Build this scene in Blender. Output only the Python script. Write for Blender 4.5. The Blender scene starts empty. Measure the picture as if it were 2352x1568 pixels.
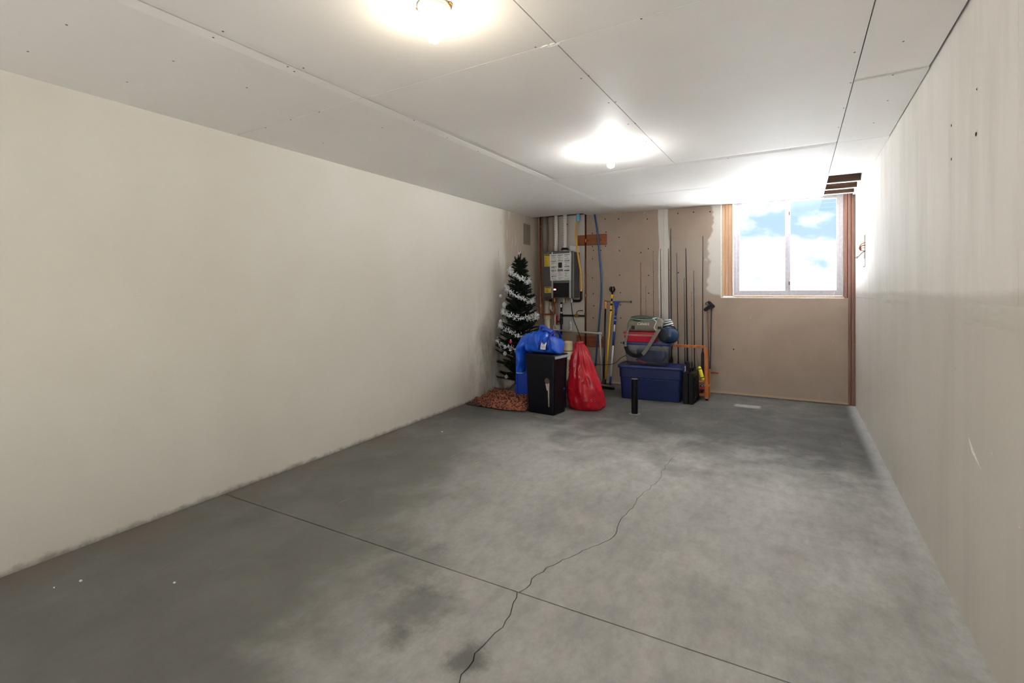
import bpy, bmesh, math, random
from mathutils import Vector, Matrix, noise as mnoise
random.seed(7)
PI = math.pi
scene = bpy.context.scene
COL = scene.collection

# ------------------------------------------------------------------ camera
YAW = math.radians(29.461)
FPX = 1158.95
HORIZON = 669.28
EYE = 1.30
cam_data = bpy.data.cameras.new('camera')
cam_data.sensor_width = 36.0
cam_data.lens = FPX / 2352.0 * 36.0
cam_data.shift_y = -(784.0 - HORIZON) / 2352.0
cam_data.clip_start = 0.02
cam_data.clip_end = 500
cam = bpy.data.objects.new('camera', cam_data)
COL.objects.link(cam)
cam.location = (0, 0, EYE)
cam.rotation_euler = (PI / 2, 0, YAW)
scene.camera = cam

scene.view_settings.view_transform = 'Standard'
scene.view_settings.look = 'None'
scene.view_settings.gamma = 1.0
scene.view_settings.use_curve_mapping = False
scene.view_settings.exposure = 1.94

# ------------------------------------------------------------------ light levels
SKY_BLUE_LEVEL = 0.285
CLOUD_LEVEL = 1.6
NEAR_BULB = 48.0
FAR_BULB = 120.0

# sun from the left outside: it lights the snow behind the end window and never enters the room directly
sun_data = bpy.data.lights.new('sun', 'SUN')
sun_data.energy = 44.0
sun_data.angle = math.radians(1.0)
sun_data.color = (1.0, 0.98, 0.95)
sun = bpy.data.objects.new('sun', sun_data)
COL.objects.link(sun)
sun.rotation_euler = (math.radians(4), math.radians(-38), 0)
sun.location = (0, -6, 8)

def build_world():
    w = bpy.data.worlds.new('sky')
    scene.world = w
    w.use_nodes = True
    nt = w.node_tree
    nt.nodes.clear()
    N = nt.nodes.new
    L = nt.links.new
    out = N('ShaderNodeOutputWorld')
    bg = N('ShaderNodeBackground')
    L(bg.outputs[0], out.inputs[0])
    tc = N('ShaderNodeTexCoord')
    sep = N('ShaderNodeSeparateXYZ')
    L(tc.outputs['Generated'], sep.inputs[0])
    blue = N('ShaderNodeValToRGB')
    blue.color_ramp.elements[0].position = 0.0
    blue.color_ramp.elements[0].color = (0.70, 0.87, 1.0, 1)
    blue.color_ramp.elements[1].position = 0.7
    blue.color_ramp.elements[1].color = (0.36, 0.60, 1.0, 1)
    e = blue.color_ramp.elements.new(0.2)
    e.color = (0.50, 0.75, 1.0, 1)
    L(sep.outputs['Z'], blue.inputs[0])
    mp = N('ShaderNodeMapping')
    mp.inputs['Scale'].default_value = (1, 1, 1.9)
    mp.inputs['Location'].default_value = (0.37, 0.1, 0.02)
    L(tc.outputs['Generated'], mp.inputs[0])
    nz = N('ShaderNodeTexNoise')
    nz.inputs['Scale'].default_value = 9.0
    nz.inputs['Detail'].default_value = 7.0
    nz.inputs['Roughness'].default_value = 0.55
    L(mp.outputs[0], nz.inputs['Vector'])
    # more cloud towards the horizon
    hz = N('ShaderNodeMapRange')
    hz.inputs['From Min'].default_value = 0.03
    hz.inputs['From Max'].default_value = 0.13
    hz.inputs['To Min'].default_value = 0.13
    hz.inputs['To Max'].default_value = -0.035
    L(sep.outputs['Z'], hz.inputs['Value'])
    add = N('ShaderNodeMath')
    add.operation = 'ADD'
    L(nz.outputs['Fac'], add.inputs[0])
    L(hz.outputs[0], add.inputs[1])
    rp = N('ShaderNodeMapRange')
    rp.interpolation_type = 'SMOOTHSTEP'
    rp.inputs['From Min'].default_value = 0.46
    rp.inputs['From Max'].default_value = 0.86
    L(add.outputs[0], rp.inputs['Value'])
    sb = N('ShaderNodeVectorMath')
    sb.operation = 'SCALE'
    sb.inputs['Scale'].default_value = SKY_BLUE_LEVEL
    L(blue.outputs[0], sb.inputs[0])
    mx = N('ShaderNodeMix')
    mx.data_type = 'RGBA'
    L(rp.outputs[0], mx.inputs[0])
    L(sb.outputs[0], mx.inputs[6])
    mx.inputs[7].default_value = (CLOUD_LEVEL, CLOUD_LEVEL * 0.99, CLOUD_LEVEL * 0.96, 1)
    # below the horizon: grey ground haze
    gr = N('ShaderNodeMapRange')
    gr.inputs['From Min'].default_value = -0.02
    gr.inputs['From Max'].default_value = 0.0
    L(sep.outputs['Z'], gr.inputs['Value'])
    m2 = N('ShaderNodeMix')
    m2.data_type = 'RGBA'
    L(gr.outputs[0], m2.inputs[0])
    m2.inputs[6].default_value = (0.9, 0.9, 0.88, 1)
    L(mx.outputs[2], m2.inputs[7])
    L(m2.outputs[2], bg.inputs['Color'])
    bg.inputs['Strength'].default_value = 1.0
build_world()

# ------------------------------------------------------------------ helpers
CY, SY = math.cos(YAW), math.sin(YAW)

def at(px, py, Y):
    """world point at depth Y seen at that place of the photograph (used once, for measuring)"""
    u = (px - 1176.0) / FPX
    v = -(py - HORIZON) / FPX
    r = (CY * u - SY, SY * u + CY, v)
    t = Y / r[1]
    return Vector((r[0] * t, Y, EYE + r[2] * t))

def srgb(r, g, b):
    def f(c):
        c /= 255.0
        return c / 12.92 if c <= 0.04045 else ((c + 0.055) / 1.055) ** 2.4
    return (f(r), f(g), f(b), 1.0)

def tag(o, label=None, cat=None, group=None, kind=None):
    if label: o['label'] = label
    if cat: o['category'] = cat
    if group: o['group'] = group
    if kind: o['kind'] = kind
    return o

def empty(name, loc=(0, 0, 0), rz=0.0, label=None, cat=None, group=None, kind=None):
    o = bpy.data.objects.new(name, None)
    o.empty_display_size = 0.05
    COL.objects.link(o)
    o.location = loc
    o.rotation_euler = (0, 0, rz)
    return tag(o, label, cat, group, kind)

class MB:
    """collects polygons in bmesh and links them as one mesh object"""
    def __init__(self):
        self.bm = bmesh.new()
    def quadbox(self, pts8):
        v = [self.bm.verts.new(p) for p in pts8]
        for f in ((3, 2, 1, 0), (4, 5, 6, 7), (0, 1, 5, 4), (1, 2, 6, 5), (2, 3, 7, 6), (3, 0, 4, 7)):
            self.bm.faces.new([v[i] for i in f])
        return self
    def box(self, x0, x1, y0, y1, z0, z1):
        return self.quadbox([(x0, y0, z0), (x1, y0, z0), (x1, y1, z0), (x0, y1, z0),
                             (x0, y0, z1), (x1, y0, z1), (x1, y1, z1), (x0, y1, z1)])
    def taper(self, w0, d0, w1, d1, z0, z1, cx=0, cy=0):
        a, b, c, d = w0 / 2, d0 / 2, w1 / 2, d1 / 2
        return self.quadbox([(cx - a, cy - b, z0), (cx + a, cy - b, z0), (cx + a, cy + b, z0), (cx - a, cy + b, z0),
                             (cx - c, cy - d, z1), (cx + c, cy - d, z1), (cx + c, cy + d, z1), (cx - c, cy + d, z1)])
    def loft(self, rings, cap=True, close=True):
        rv = [[self.bm.verts.new(p) for p in r] for r in rings]
        n = len(rv[0])
        for a, b in zip(rv[:-1], rv[1:]):
            for i in range(n if close else n - 1):
                j = (i + 1) % n
                self.bm.faces.new((a[i], a[j], b[j], b[i]))
        if cap and close:
            self.bm.faces.new(list(reversed(rv[0])))
            self.bm.faces.new(rv[-1])
        return self
    def tube(self, pts, r, n=10, cap=True):
        pts = [Vector(p) for p in pts]
        if not isinstance(r, (list, tuple)):
            r = [r] * len(pts)
        rings = []
        prev = None
        for i, p in enumerate(pts):
            if i == 0: d = pts[1] - pts[0]
            elif i == len(pts) - 1: d = pts[-1] - pts[-2]
            else: d = (pts[i + 1] - pts[i]).normalized() + (pts[i] - pts[i - 1]).normalized()
            d.normalize()
            if prev is None:
                up = Vector((0, 0, 1)) if abs(d.z) < 0.9 else Vector((1, 0, 0))
                a = d.cross(up).normalized()
            else:
                a = (prev - d * prev.dot(d)).normalized()
            prev = a
            b = d.cross(a)
            rings.append([p + (a * math.cos(2 * PI * k / n) + b * math.sin(2 * PI * k / n)) * r[i] for k in range(n)])
        return self.loft(rings, cap)
    def lathe(self, prof, o=(0, 0, 0), n=20, axis='z'):
        rings = []
        for (r, z) in prof:
            ring = []
            for k in range(n):
                a = 2 * PI * k / n
                x, y = r * math.cos(a), r * math.sin(a)
                p = {'z': (x, y, z), 'y': (x, z, -y), 'x': (z, x, y)}[axis]
                ring.append((p[0] + o[0], p[1] + o[1], p[2] + o[2]))
            rings.append(ring)
        return self.loft(rings, True)
    def ellipsoid(self, c, rx, ry, rz, nu=16, nv=10):
        prof = [(max(1e-4, math.sin(PI * i / nv)), -math.cos(PI * i / nv)) for i in range(nv + 1)]
        rings = [[(c[0] + rx * r * math.cos(2 * PI * k / nu), c[1] + ry * r * math.sin(2 * PI * k / nu), c[2] + rz * z)
                  for k in range(nu)] for r, z in prof]
        return self.loft(rings, True)
    def sheet(self, fn, nu, nv, thick=None):
        g = [[self.bm.verts.new(fn(i / nu, j / nv)) for j in range(nv + 1)] for i in range(nu + 1)]
        for i in range(nu):
            for j in range(nv):
                self.bm.faces.new((g[i][j], g[i + 1][j], g[i + 1][j + 1], g[i][j + 1]))
        self.thick = thick
        return self
    def ngon_prism(self, pts2, z0, z1):
        lo = [self.bm.verts.new((x, y, z0)) for x, y in pts2]
        hi = [self.bm.verts.new((x, y, z1)) for x, y in pts2]
        self.bm.faces.new(list(reversed(lo)))
        self.bm.faces.new(hi)
        n = len(pts2)
        for i in range(n):
            j = (i + 1) % n
            self.bm.faces.new((lo[i], lo[j], hi[j], hi[i]))
        return self
    def build(self, name, material, parent=None, smooth=False, bevel=0.0, subsurf=0, solid=0.0, tri=False, segs=2):
        bmesh.ops.recalc_face_normals(self.bm, faces=self.bm.faces)
        if tri:
            bmesh.ops.triangulate(self.bm, faces=self.bm.faces)
        me = bpy.data.meshes.new(name)
        self.bm.to_mesh(me)
        self.bm.free()
        o = bpy.data.objects.new(name, me)
        COL.objects.link(o)
        me.materials.append(material)
        if smooth:
            for p in me.polygons: p.use_smooth = True
        if solid:
            m = o.modifiers.new('thickness', 'SOLIDIFY')
            m.thickness = solid
            m.offset = 0
        if bevel:
            m = o.modifiers.new('bevel', 'BEVEL')
            m.width = bevel
            m.segments = segs
            m.limit_method = 'ANGLE'
            m.angle_limit = math.radians(35)
        if subsurf:
            m = o.modifiers.new('subdivision', 'SUBSURF')
            m.levels = subsurf
            m.render_levels = subsurf
        if parent is not None:
            o.parent = parent
        return o

def share(src, parent, loc, rot=(0, 0, 0), scale=(1, 1, 1)):
    c = src.copy()
    COL.objects.link(c)
    c.parent = parent
    c.location = loc
    c.rotation_euler = rot
    c.scale = scale
    return c

def smooth_path(pts, n=8):
    """Catmull-Rom through the points"""
    P = [Vector(p) for p in pts]
    P = [P[0] * 2 - P[1]] + P + [P[-1] * 2 - P[-2]]
    out = []
    for i in range(1, len(P) - 2):
        for k in range(n):
            t = k / n
            a, b, c, d = P[i - 1], P[i], P[i + 1], P[i + 2]
            out.append(0.5 * ((2 * b) + (c - a) * t + (2 * a - 5 * b + 4 * c - d) * t * t + (3 * b - a - 3 * c + d) * t ** 3))
    out.append(P[-2])
    return out

# ------------------------------------------------------------------ materials
def principled(name):
    m = bpy.data.materials.new(name)
    m.use_nodes = True
    nt = m.node_tree
    return m, nt, nt.nodes['Principled BSDF']

class G:
    """small node-graph helper"""
    def __init__(self, nt):
        self.nt = nt
        geo = nt.nodes.new('ShaderNodeNewGeometry')
        self.pos = geo.outputs['Position']
        sp = nt.nodes.new('ShaderNodeSeparateXYZ')
        nt.links.new(self.pos, sp.inputs[0])
        self.x, self.y, self.z = sp.outputs
    def link(self, a, b): self.nt.links.new(a, b)
    def _in(self, s, v):
        if hasattr(v, 'is_output'): self.link(v, s)
        else: s.default_value = v
    def math(self, op, a, b=0.0, c=0.0):
        n = self.nt.nodes.new('ShaderNodeMath')
        n.operation = op
        for i, v in enumerate((a, b, c)):
            self._in(n.inputs[i], v)
        return n.outputs[0]
    def mapv(self, scale=(1, 1, 1), loc=(0, 0, 0), rot=(0, 0, 0)):
        n = self.nt.nodes.new('ShaderNodeMapping')
        n.inputs['Scale'].default_value = scale
        n.inputs['Location'].default_value = loc
        n.inputs['Rotation'].default_value = rot
        self.link(self.pos, n.inputs[0])
        return n.outputs[0]
    def noise(self, scale, detail=4, rough=0.55, vec=None, dist=0.0):
        n = self.nt.nodes.new('ShaderNodeTexNoise')
        n.inputs['Scale'].default_value = scale
        n.inputs['Detail'].default_value = detail
        n.inputs['Roughness'].default_value = rough
        n.inputs['Distortion'].default_value = dist
        self.link(vec if vec is not None else self.pos, n.inputs['Vector'])
        return n.outputs['Fac']
    def rng(self, v, a, b, c=0.0, d=1.0, smooth=False):
        n = self.nt.nodes.new('ShaderNodeMapRange')
        if smooth: n.interpolation_type = 'SMOOTHSTEP'
        self._in(n.inputs['Value'], v)
        for k, q in (('From Min', a), ('From Max', b), ('To Min', c), ('To Max', d)):
            n.inputs[k].default_value = q
        return n.outputs[0]
    def mix(self, f, a, b):
        n = self.nt.nodes.new('ShaderNodeMix')
        n.data_type = 'RGBA'
        self._in(n.inputs[0], f)
        self._in(n.inputs[6], a)
        self._in(n.inputs[7], b)
        return n.outputs[2]
    def bump(self, h, strength, dist, bsdf):
        n = self.nt.nodes.new('ShaderNodeBump')
        n.inputs['Strength'].default_value = strength
        n.inputs['Distance'].default_value = dist
        self.link(h, n.inputs['Height'])
        self.link(n.outputs[0], bsdf.inputs['Normal'])
    def band(self, v, lo, hi, soft):
        return self.math('MULTIPLY', self.rng(v, lo - soft, lo + soft, 0, 1, True), self.rng(v, hi - soft, hi + soft, 1, 0, True))

def mat(name, col, rough=0.5, metal=0.0, var=0.12, scale=30.0, bump=0.0, bdist=0.002, spec=0.5, coat=0.0, stretch=(1, 1, 1)):
    m, nt, b = principled(name)
    g = G(nt)
    b.inputs['Roughness'].default_value = rough
    b.inputs['Metallic'].default_value = metal
    b.inputs['Specular IOR Level'].default_value = spec
    if coat: b.inputs['Coat Weight'].default_value = coat
    n = g.noise(scale, 4, 0.6, g.mapv(stretch))
    dark = tuple(c * (1 - var) for c in col[:3]) + (1,)
    lite = tuple(min(1, c * (1 + var)) for c in col[:3]) + (1,)
    g.link(g.mix(g.rng(n, 0.3, 0.7), dark, lite), b.inputs['Base Color'])
    if bump:
        g.bump(n, bump, bdist, b)
    return m

def emit(name, col, strength):
    m = bpy.data.materials.new(name)
    m.use_nodes = True
    nt = m.node_tree
    nt.nodes.clear()
    o = nt.nodes.new('ShaderNodeOutputMaterial')
    e = nt.nodes.new('ShaderNodeEmission')
    e.inputs['Color'].default_value = col
    e.inputs['Strength'].default_value = strength
    nt.links.new(e.outputs[0], o.inputs[0])
    return m

def glass_mat(name, tint, gloss=0.06, rough=0.02):
    m = bpy.data.materials.new(name)
    m.use_nodes = True
    nt = m.node_tree
    nt.nodes.clear()
    o = nt.nodes.new('ShaderNodeOutputMaterial')
    t = nt.nodes.new('ShaderNodeBsdfTransparent')
    t.inputs['Color'].default_value = tint
    g = nt.nodes.new('ShaderNodeBsdfGlossy')
    g.inputs['Roughness'].default_value = rough
    x = nt.nodes.new('ShaderNodeMixShader')
    x.inputs[0].default_value = gloss
    nt.links.new(t.outputs[0], x.inputs[1])
    nt.links.new(g.outputs[0], x.inputs[2])
    nt.links.new(x.outputs[0], o.inputs[0])
    return m

M = {}
def concrete():
    m, nt, b = principled('concrete_floor')
    g = G(nt)
    big = g.noise(0.55, 3, 0.5, g.mapv(loc=(3.1, 0.4, 0)))
    mid = g.noise(2.6, 6, 0.62, g.mapv(scale=(1, 1, 1), loc=(0.7, 2.2, 0)), 0.4)
    fine = g.noise(38, 5, 0.7)
    streak = g.noise(3.2, 6, 0.65, g.mapv(scale=(2.6, 0.6, 1), rot=(0, 0, 0.5)))
    base = g.mix(g.rng(big, 0.35, 0.65), srgb(196, 195, 192), srgb(214, 213, 209))
    base = g.mix(g.rng(mid, 0.38, 0.74, 0.0, 0.62), base, srgb(160, 159, 156))
    base = g.mix(g.rng(streak, 0.5, 0.78, 0.0, 0.40), base, srgb(146, 145, 141))
    # vignette at left and dim far end painted in over some wear; oil marks near the crack
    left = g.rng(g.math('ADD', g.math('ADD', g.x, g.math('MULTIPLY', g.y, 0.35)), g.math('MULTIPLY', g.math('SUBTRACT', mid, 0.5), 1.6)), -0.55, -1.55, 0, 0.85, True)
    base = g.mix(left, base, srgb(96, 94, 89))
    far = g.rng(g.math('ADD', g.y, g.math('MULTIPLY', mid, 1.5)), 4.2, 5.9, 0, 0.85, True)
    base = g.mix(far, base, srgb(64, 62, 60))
    spotv = g.noise(5.5, 5, 0.7)
    def spot(cx, cy, r):
        dx = g.math('SUBTRACT', g.x, cx)
        dy = g.math('SUBTRACT', g.y, cy)
        d = g.math('SQRT', g.math('ADD', g.math('MULTIPLY', dx, dx), g.math('MULTIPLY', dy, dy)))
        d = g.math('ADD', d, g.math('MULTIPLY', g.math('SUBTRACT', spotv, 0.5), r * 2.4))
        return g.rng(d, r, 0.0, 0, 1, True)
    for cx, cy, r, k in ((-1.36, 1.62, 0.24, 0.55), (-1.62, 1.85, 0.3, 0.4), (-1.02, 1.47, 0.11, 0.75), (-1.30, 1.42, 0.10, 0.6),
                         (-1.75, 2.05, 0.2, 0.3), (-0.1, 5.4, 0.9, 0.8), (0.30, 4.8, 0.7, 0.6), (-0.6, 5.9, 0.5, 0.4)):  # wide spots at the far end deepen the painted-in dimness
        base = g.mix(g.math('MULTIPLY', spot(cx, cy, r), k), base, srgb(84, 83, 82))
    # rust-tinted dirt close to the left wall
    wallx = g.math('ADD', g.x, g.math('MULTIPLY', g.y, 0.048))
    side_tone = g.math('MULTIPLY', g.rng(wallx, -2.72, -3.12, 0, 1, True), g.rng(mid, 0.42, 0.62))
    base = g.mix(g.math('MULTIPLY', side_tone, 0.55), base, srgb(140, 118, 106))
    # paler dusty margin at the right wall
    pale = g.rng(g.math('ADD', g.x, g.math('MULTIPLY', mid, 0.08)), 0.50, 0.60, 0, 0.6, True)
    base = g.mix(pale, base, srgb(222, 223, 222))
    # pale scrapes
    scr = g.noise(5, 3, 0.5, g.mapv(scale=(5, 0.7, 1), rot=(0, 0, 1.25), loc=(4, 1, 0)))
    base = g.mix(g.rng(scr, 0.70, 0.78, 0, 0.35), base, srgb(222, 222, 218))
    def blot(x0, x1, y0, y1):
        return g.math('MULTIPLY', g.band(g.x, x0, x1, 0.02), g.band(g.math('ADD', g.y, g.math('MULTIPLY', mid, 0.1)), y0, y1, 0.03))
    base = g.mix(g.math('MULTIPLY', blot(-0.62, -0.36, 6.28, 6.42), 0.55), base, srgb(210, 208, 202))
    base = g.mix(g.math('MULTIPLY', blot(-1.28, -1.02, 3.9, 4.02), 0.25), base, srgb(214, 214, 210))
    grain = g.noise(12, 7, 0.72, g.mapv(scale=(1.4, 0.8, 1), rot=(0, 0, 0.6)))
    base = g.mix(g.rng(grain, 0.42, 0.72, 0.0, 0.32), base, srgb(110, 109, 106))
    base = g.mix(g.rng(fine, 0.2, 0.8, 0.0, 0.22), base, srgb(126, 126, 124))
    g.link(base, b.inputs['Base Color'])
    g.link(g.rng(mid, 0.3, 0.7, 0.42, 0.68), b.inputs['Roughness'])
    b.inputs['Specular IOR Level'].default_value = 0.18
    g.bump(g.math('ADD', fine, g.math('MULTIPLY', mid, 1.5)), 0.25, 0.004, b)
    return m
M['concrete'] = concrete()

def paint(name, a, bcol, side_tone=None, streaks=0.0):
    m, nt, b = principled(name)
    g = G(nt)
    n = g.noise(1.3, 4, 0.55)
    col = g.mix(g.rng(n, 0.3, 0.7), a, bcol)
    fine = g.noise(60, 4, 0.6)
    roll = g.noise(3.0, 5, 0.6, g.mapv(scale=(1.6, 1.6, 0.22)))
    if streaks:
        col = g.mix(g.rng(roll, 0.45, 0.75, 0, streaks), col, srgb(150, 140, 126))
        col = g.mix(g.rng(roll, 0.50, 0.25, 0, streaks), col, srgb(236, 232, 224))
    if side_tone == 'left':
        e = g.noise(14, 5, 0.7)
        low = g.rng(g.math('ADD', g.z, g.math('MULTIPLY', e, 0.07)), 0.075, 0.03, 0, 0.7, True)
        col = g.mix(low, col, srgb(104, 97, 86))
        # scuffed brown patch with some painted-in shadow behind the tree and bare smears near the far corner
        s = g.noise(2.2, 5, 0.65, g.mapv(scale=(1, 1.4, 0.6)))
        area = g.math('MULTIPLY', g.rng(g.y, 4.5, 5.3, 0, 1, True), g.rng(g.z, 1.5, 0.5, 0, 1, True))
        col = g.mix(g.math('MULTIPLY', area, g.rng(s, 0.38, 0.62, 0, 0.7)), col, srgb(120, 104, 88))
        tan = g.rng(g.math('ADD', g.y, g.math('MULTIPLY', s, 0.3)), 5.85, 6.05, 0, 0.65, True)
        col = g.mix(tan, col, srgb(160, 140, 118))
        sm = g.noise(6, 3, 0.5, g.mapv(scale=(1, 2.2, 0.45), loc=(0, 3.3, 0.4)))
        col = g.mix(g.math('MULTIPLY', g.rng(g.y, 5.5, 5.7), g.rng(sm, 0.60, 0.66, 0, 0.8)), col, srgb(206, 200, 188))
        patch = g.math('MULTIPLY', g.band(g.y, 6.38, 6.62, 0.01), g.band(g.z, 1.98, 2.28, 0.01))
        col = g.mix(g.math('MULTIPLY', patch, 0.75), col, srgb(118, 108, 94))
    if side_tone == 'right':
        # darker below sill height: window light above it is painted in; skimmed, uneven tape joint
        s = g.noise(4, 4, 0.6, g.mapv(scale=(1, 0.6, 3)))
        edge = g.math('ADD', g.z, g.math('MULTIPLY', s, 0.05))
        low = g.rng(edge, 1.34, 1.29, 0, 0.55, True)
        col = g.mix(low, col, srgb(184, 177, 164))
    g.link(col, b.inputs['Base Color'])
    b.inputs['Roughness'].default_value = 0.62
    b.inputs['Specular IOR Level'].default_value = 0.3
    h = g.math('ADD', g.math('MULTIPLY', fine, 0.4), g.math('MULTIPLY', roll, 0.6 if streaks else 0.1))
    g.bump(h, 0.16 if not streaks else 0.3, 0.004, b)
    return m
M['wall_left'] = paint('cream_wall_paint', srgb(226, 221, 208), srgb(232, 228, 217), 'left')
M['wall_right'] = paint('off_white_streaky_paint', srgb(238, 234, 226), srgb(243, 240, 233), 'right', 0.22)
M['ceiling'] = paint('ceiling_paint', srgb(236, 233, 228), srgb(240, 238, 234))

def drywall():
    m, nt, b = principled('bare_drywall_paper')
    g = G(nt)
    n = g.noise(2.0, 4, 0.6)
    col = g.mix(g.rng(n, 0.3, 0.7), srgb(164, 146, 131), srgb(174, 157, 143))
    e = g.math('MULTIPLY', g.math('SUBTRACT', g.noise(5, 5, 0.6, g.mapv(scale=(1, 1, 1))), 0.5), 0.10)
    xe = g.math('ADD', g.x, e)
    # joint compound: vertical tape joint, patch beside the window, white area behind the heater
    wob = g.math('MULTIPLY', g.math('SUBTRACT', g.noise(2.3, 3, 0.5, g.mapv(scale=(0.2, 1, 1))), 0.5), 0.06)
    stripe = g.math('MULTIPLY', g.band(g.math('ADD', g.x, wob), -1.625, -1.495, 0.006), g.rng(g.math('ADD', g.z, e), 0.72, 0.76))
    e2 = g.math('MULTIPLY', g.math('SUBTRACT', g.noise(4.5, 3, 0.5, g.mapv(scale=(0.3, 1, 1))), 0.5), 0.30)
    patch = g.math('MULTIPLY', g.rng(g.math('ADD', g.x, e2), -0.98, -0.955), g.rng(g.math('ADD', g.z, e), 1.24, 1.27))
    behind = g.math('MULTIPLY', g.band(g.math('ADD', g.x, g.math('MULTIPLY', e, 0.3)), -3.10, -2.685, 0.008), g.rng(g.z, 0.68, 0.72))
    tint = g.math('MULTIPLY', g.band(xe, -1.50, -0.95, 0.05), g.band(g.math('ADD', g.z, e), 1.24, 1.98, 0.04))
    mud = srgb(214, 210, 204)
    col = g.mix(g.math('MULTIPLY', tint, 0.30), col, srgb(172, 170, 162))
    for k, a in ((stripe, 0.95), (patch, 0.9), (behind, 0.8)):
        col = g.mix(g.math('MULTIPLY', k, a), col, mud)
    # smears of compound
    sm = g.noise(9, 4, 0.6, g.mapv(loc=(2, 0, 1)))
    col = g.mix(g.rng(sm, 0.70, 0.76, 0, 0.5), col, mud)
    low = g.rng(g.z, 0.045, 0.02, 0, 0.6, True)
    col = g.mix(low, col, srgb(206, 176, 148))
    g.link(col, b.inputs['Base Color'])
    b.inputs['Roughness'].default_value = 0.8
    b.inputs['Specular IOR Level'].default_value = 0.2
    g.bump(g.noise(90, 4, 0.6), 0.12, 0.002, b)
    return m
M['drywall'] = drywall()

def wood(name, a, bcol, scale=(30, 30, 1.5), rough=0.6):
    m, nt, b = principled(name)
    g = G(nt)
    n = g.noise(1.5, 6, 0.65, g.mapv(scale=scale), 0.6)
    g.link(g.mix(g.rng(n, 0.3, 0.7), a, bcol), b.inputs['Base Color'])
    b.inputs['Roughness'].default_value = rough
    b.inputs['Specular IOR Level'].default_value = 0.3
    g.bump(n, 0.2, 0.002, b)
    return m
M['stud'] = wood('fir_stud', srgb(190, 148, 116), srgb(214, 176, 144))
M['dark_stud'] = wood('weathered_stud', srgb(128, 96, 84), srgb(156, 120, 106))
M['joist'] = wood('dark_joist', srgb(84, 60, 50), srgb(112, 84, 70), (1.5, 30, 30))
M['board'] = wood('reddish_board', srgb(126, 72, 44), srgb(156, 94, 60), (1.5, 30, 30))
M['rack'] = wood('orange_pine', srgb(176, 96, 46), srgb(208, 126, 68))
M['dark_void'] = mat('dark_cavity', (0.02, 0.018, 0.016, 1), 0.9)
M['sheath'] = mat('exterior_sheathing', srgb(120, 96, 74), 0.9)
M['gravel'] = mat('asphalt_drive', srgb(84, 83, 82), 0.9, scale=3)
M['snow'] = mat('snow', srgb(240, 241, 244), 0.9, 0, 0.03, 3)
M['bead'] = mat('white_bead', srgb(236, 236, 232), 0.5)
M['aluminium'] = mat('window_frame_grey', srgb(188, 185, 190), 0.45, 0.1)
M['glass'] = glass_mat('window_glass', (0.97, 0.985, 1.0, 1), 0.03)
M['dimple'] = mat('screw_dimple', srgb(120, 110, 98), 0.7)
M['screw'] = mat('screw_head', srgb(58, 48, 40), 0.5, 0.6)
M['porcelain'] = mat('white_porcelain', srgb(236, 232, 224), 0.25, 0, 0.03)
M['heater'] = mat('grey_heater_sheet_metal', srgb(104, 106, 106), 0.38, 0.55, 0.05)
M['heater_side'] = mat('dark_heater_side', srgb(62, 60, 60), 0.4, 0.4, 0.05)
M['silver'] = mat('brushed_silver', srgb(206, 208, 210), 0.3, 0.8, 0.05)
M['paper'] = mat('white_printed_sheet', srgb(226, 226, 224), 0.7, 0, 0.03)
M['ink'] = mat('black_ink', srgb(38, 38, 40), 0.7)
M['grey_ink'] = mat('grey_ink', srgb(128, 128, 130), 0.7)
M['yellow_label'] = mat('yellow_label', srgb(224, 196, 74), 0.6, 0, 0.04)
M['led'] = emit('red_led', (1.0, 0.05, 0.08, 1), 9.0)
M['copper'] = mat('copper', srgb(184, 104, 66), 0.28, 0.9, 0.25, 14)
M['old_copper'] = mat('tarnished_copper', srgb(112, 66, 44), 0.42, 0.8, 0.3, 14)
M['iron'] = mat('black_iron', srgb(54, 46, 42), 0.5, 0.6)
M['pvc'] = mat('white_pvc', srgb(226, 222, 212), 0.35, 0, 0.04)
M['old_pvc'] = mat('cream_pvc', srgb(212, 200, 176), 0.4, 0, 0.06)
M['duct'] = mat('galvanised_duct', srgb(150, 144, 136), 0.5, 0.2, 0.06)
M['gas_yellow'] = mat('yellow_gas_hose', srgb(222, 158, 30), 0.4, 0, 0.08)
M['blue_pex'] = mat('blue_plastic_tube', srgb(26, 80, 138), 0.35, 0, 0.08)
M['cyan_tape'] = mat('cyan_tape', srgb(120, 206, 236), 0.45, 0, 0.05)
M['brass'] = mat('brass', srgb(200, 150, 70), 0.3, 0.9)
M['black'] = mat('black_plastic', srgb(14, 14, 17), 0.42, 0, 0.1, spec=0.3)
M['black_soft'] = mat('black_rubber', srgb(14, 14, 15), 0.7, 0, 0.1, spec=0.25)
M['black_bin'] = mat('black_bin_plastic', srgb(9, 11, 20), 0.45, 0, 0.15, 8, 0.1, spec=0.25)
M['blue_bin'] = mat('bright_blue_plastic', srgb(16, 66, 190), 0.4, 0, 0.06)
M['tote'] = mat('navy_tote_plastic', srgb(9, 30, 86), 0.42, 0, 0.06, 8)
M['tote_lid'] = mat('navy_lid_plastic', srgb(20, 40, 98), 0.38, 0, 0.06, 8)
M['latch'] = mat('pale_grey_latch', srgb(150, 158, 172), 0.4)
M['red_tote'] = mat('crimson_plastic', srgb(186, 32, 56), 0.35, 0, 0.05)
M['folded_tan'] = mat('tan_fabric', srgb(170, 136, 112), 0.8)
M['clear'] = glass_mat('clear_tote_plastic', (0.62, 0.68, 0.80, 1), 0.13, 0.3)
M['navy_cloth'] = mat('navy_cloth', srgb(46, 62, 100), 0.8, 0, 0.35, 12, 0.4, 0.01)
M['beige_cloth'] = mat('beige_cloth', srgb(150, 138, 128), 0.85, 0, 0.2, 10)
M['red_cloth'] = mat('red_cloth', srgb(190, 40, 54), 0.7)
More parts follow.
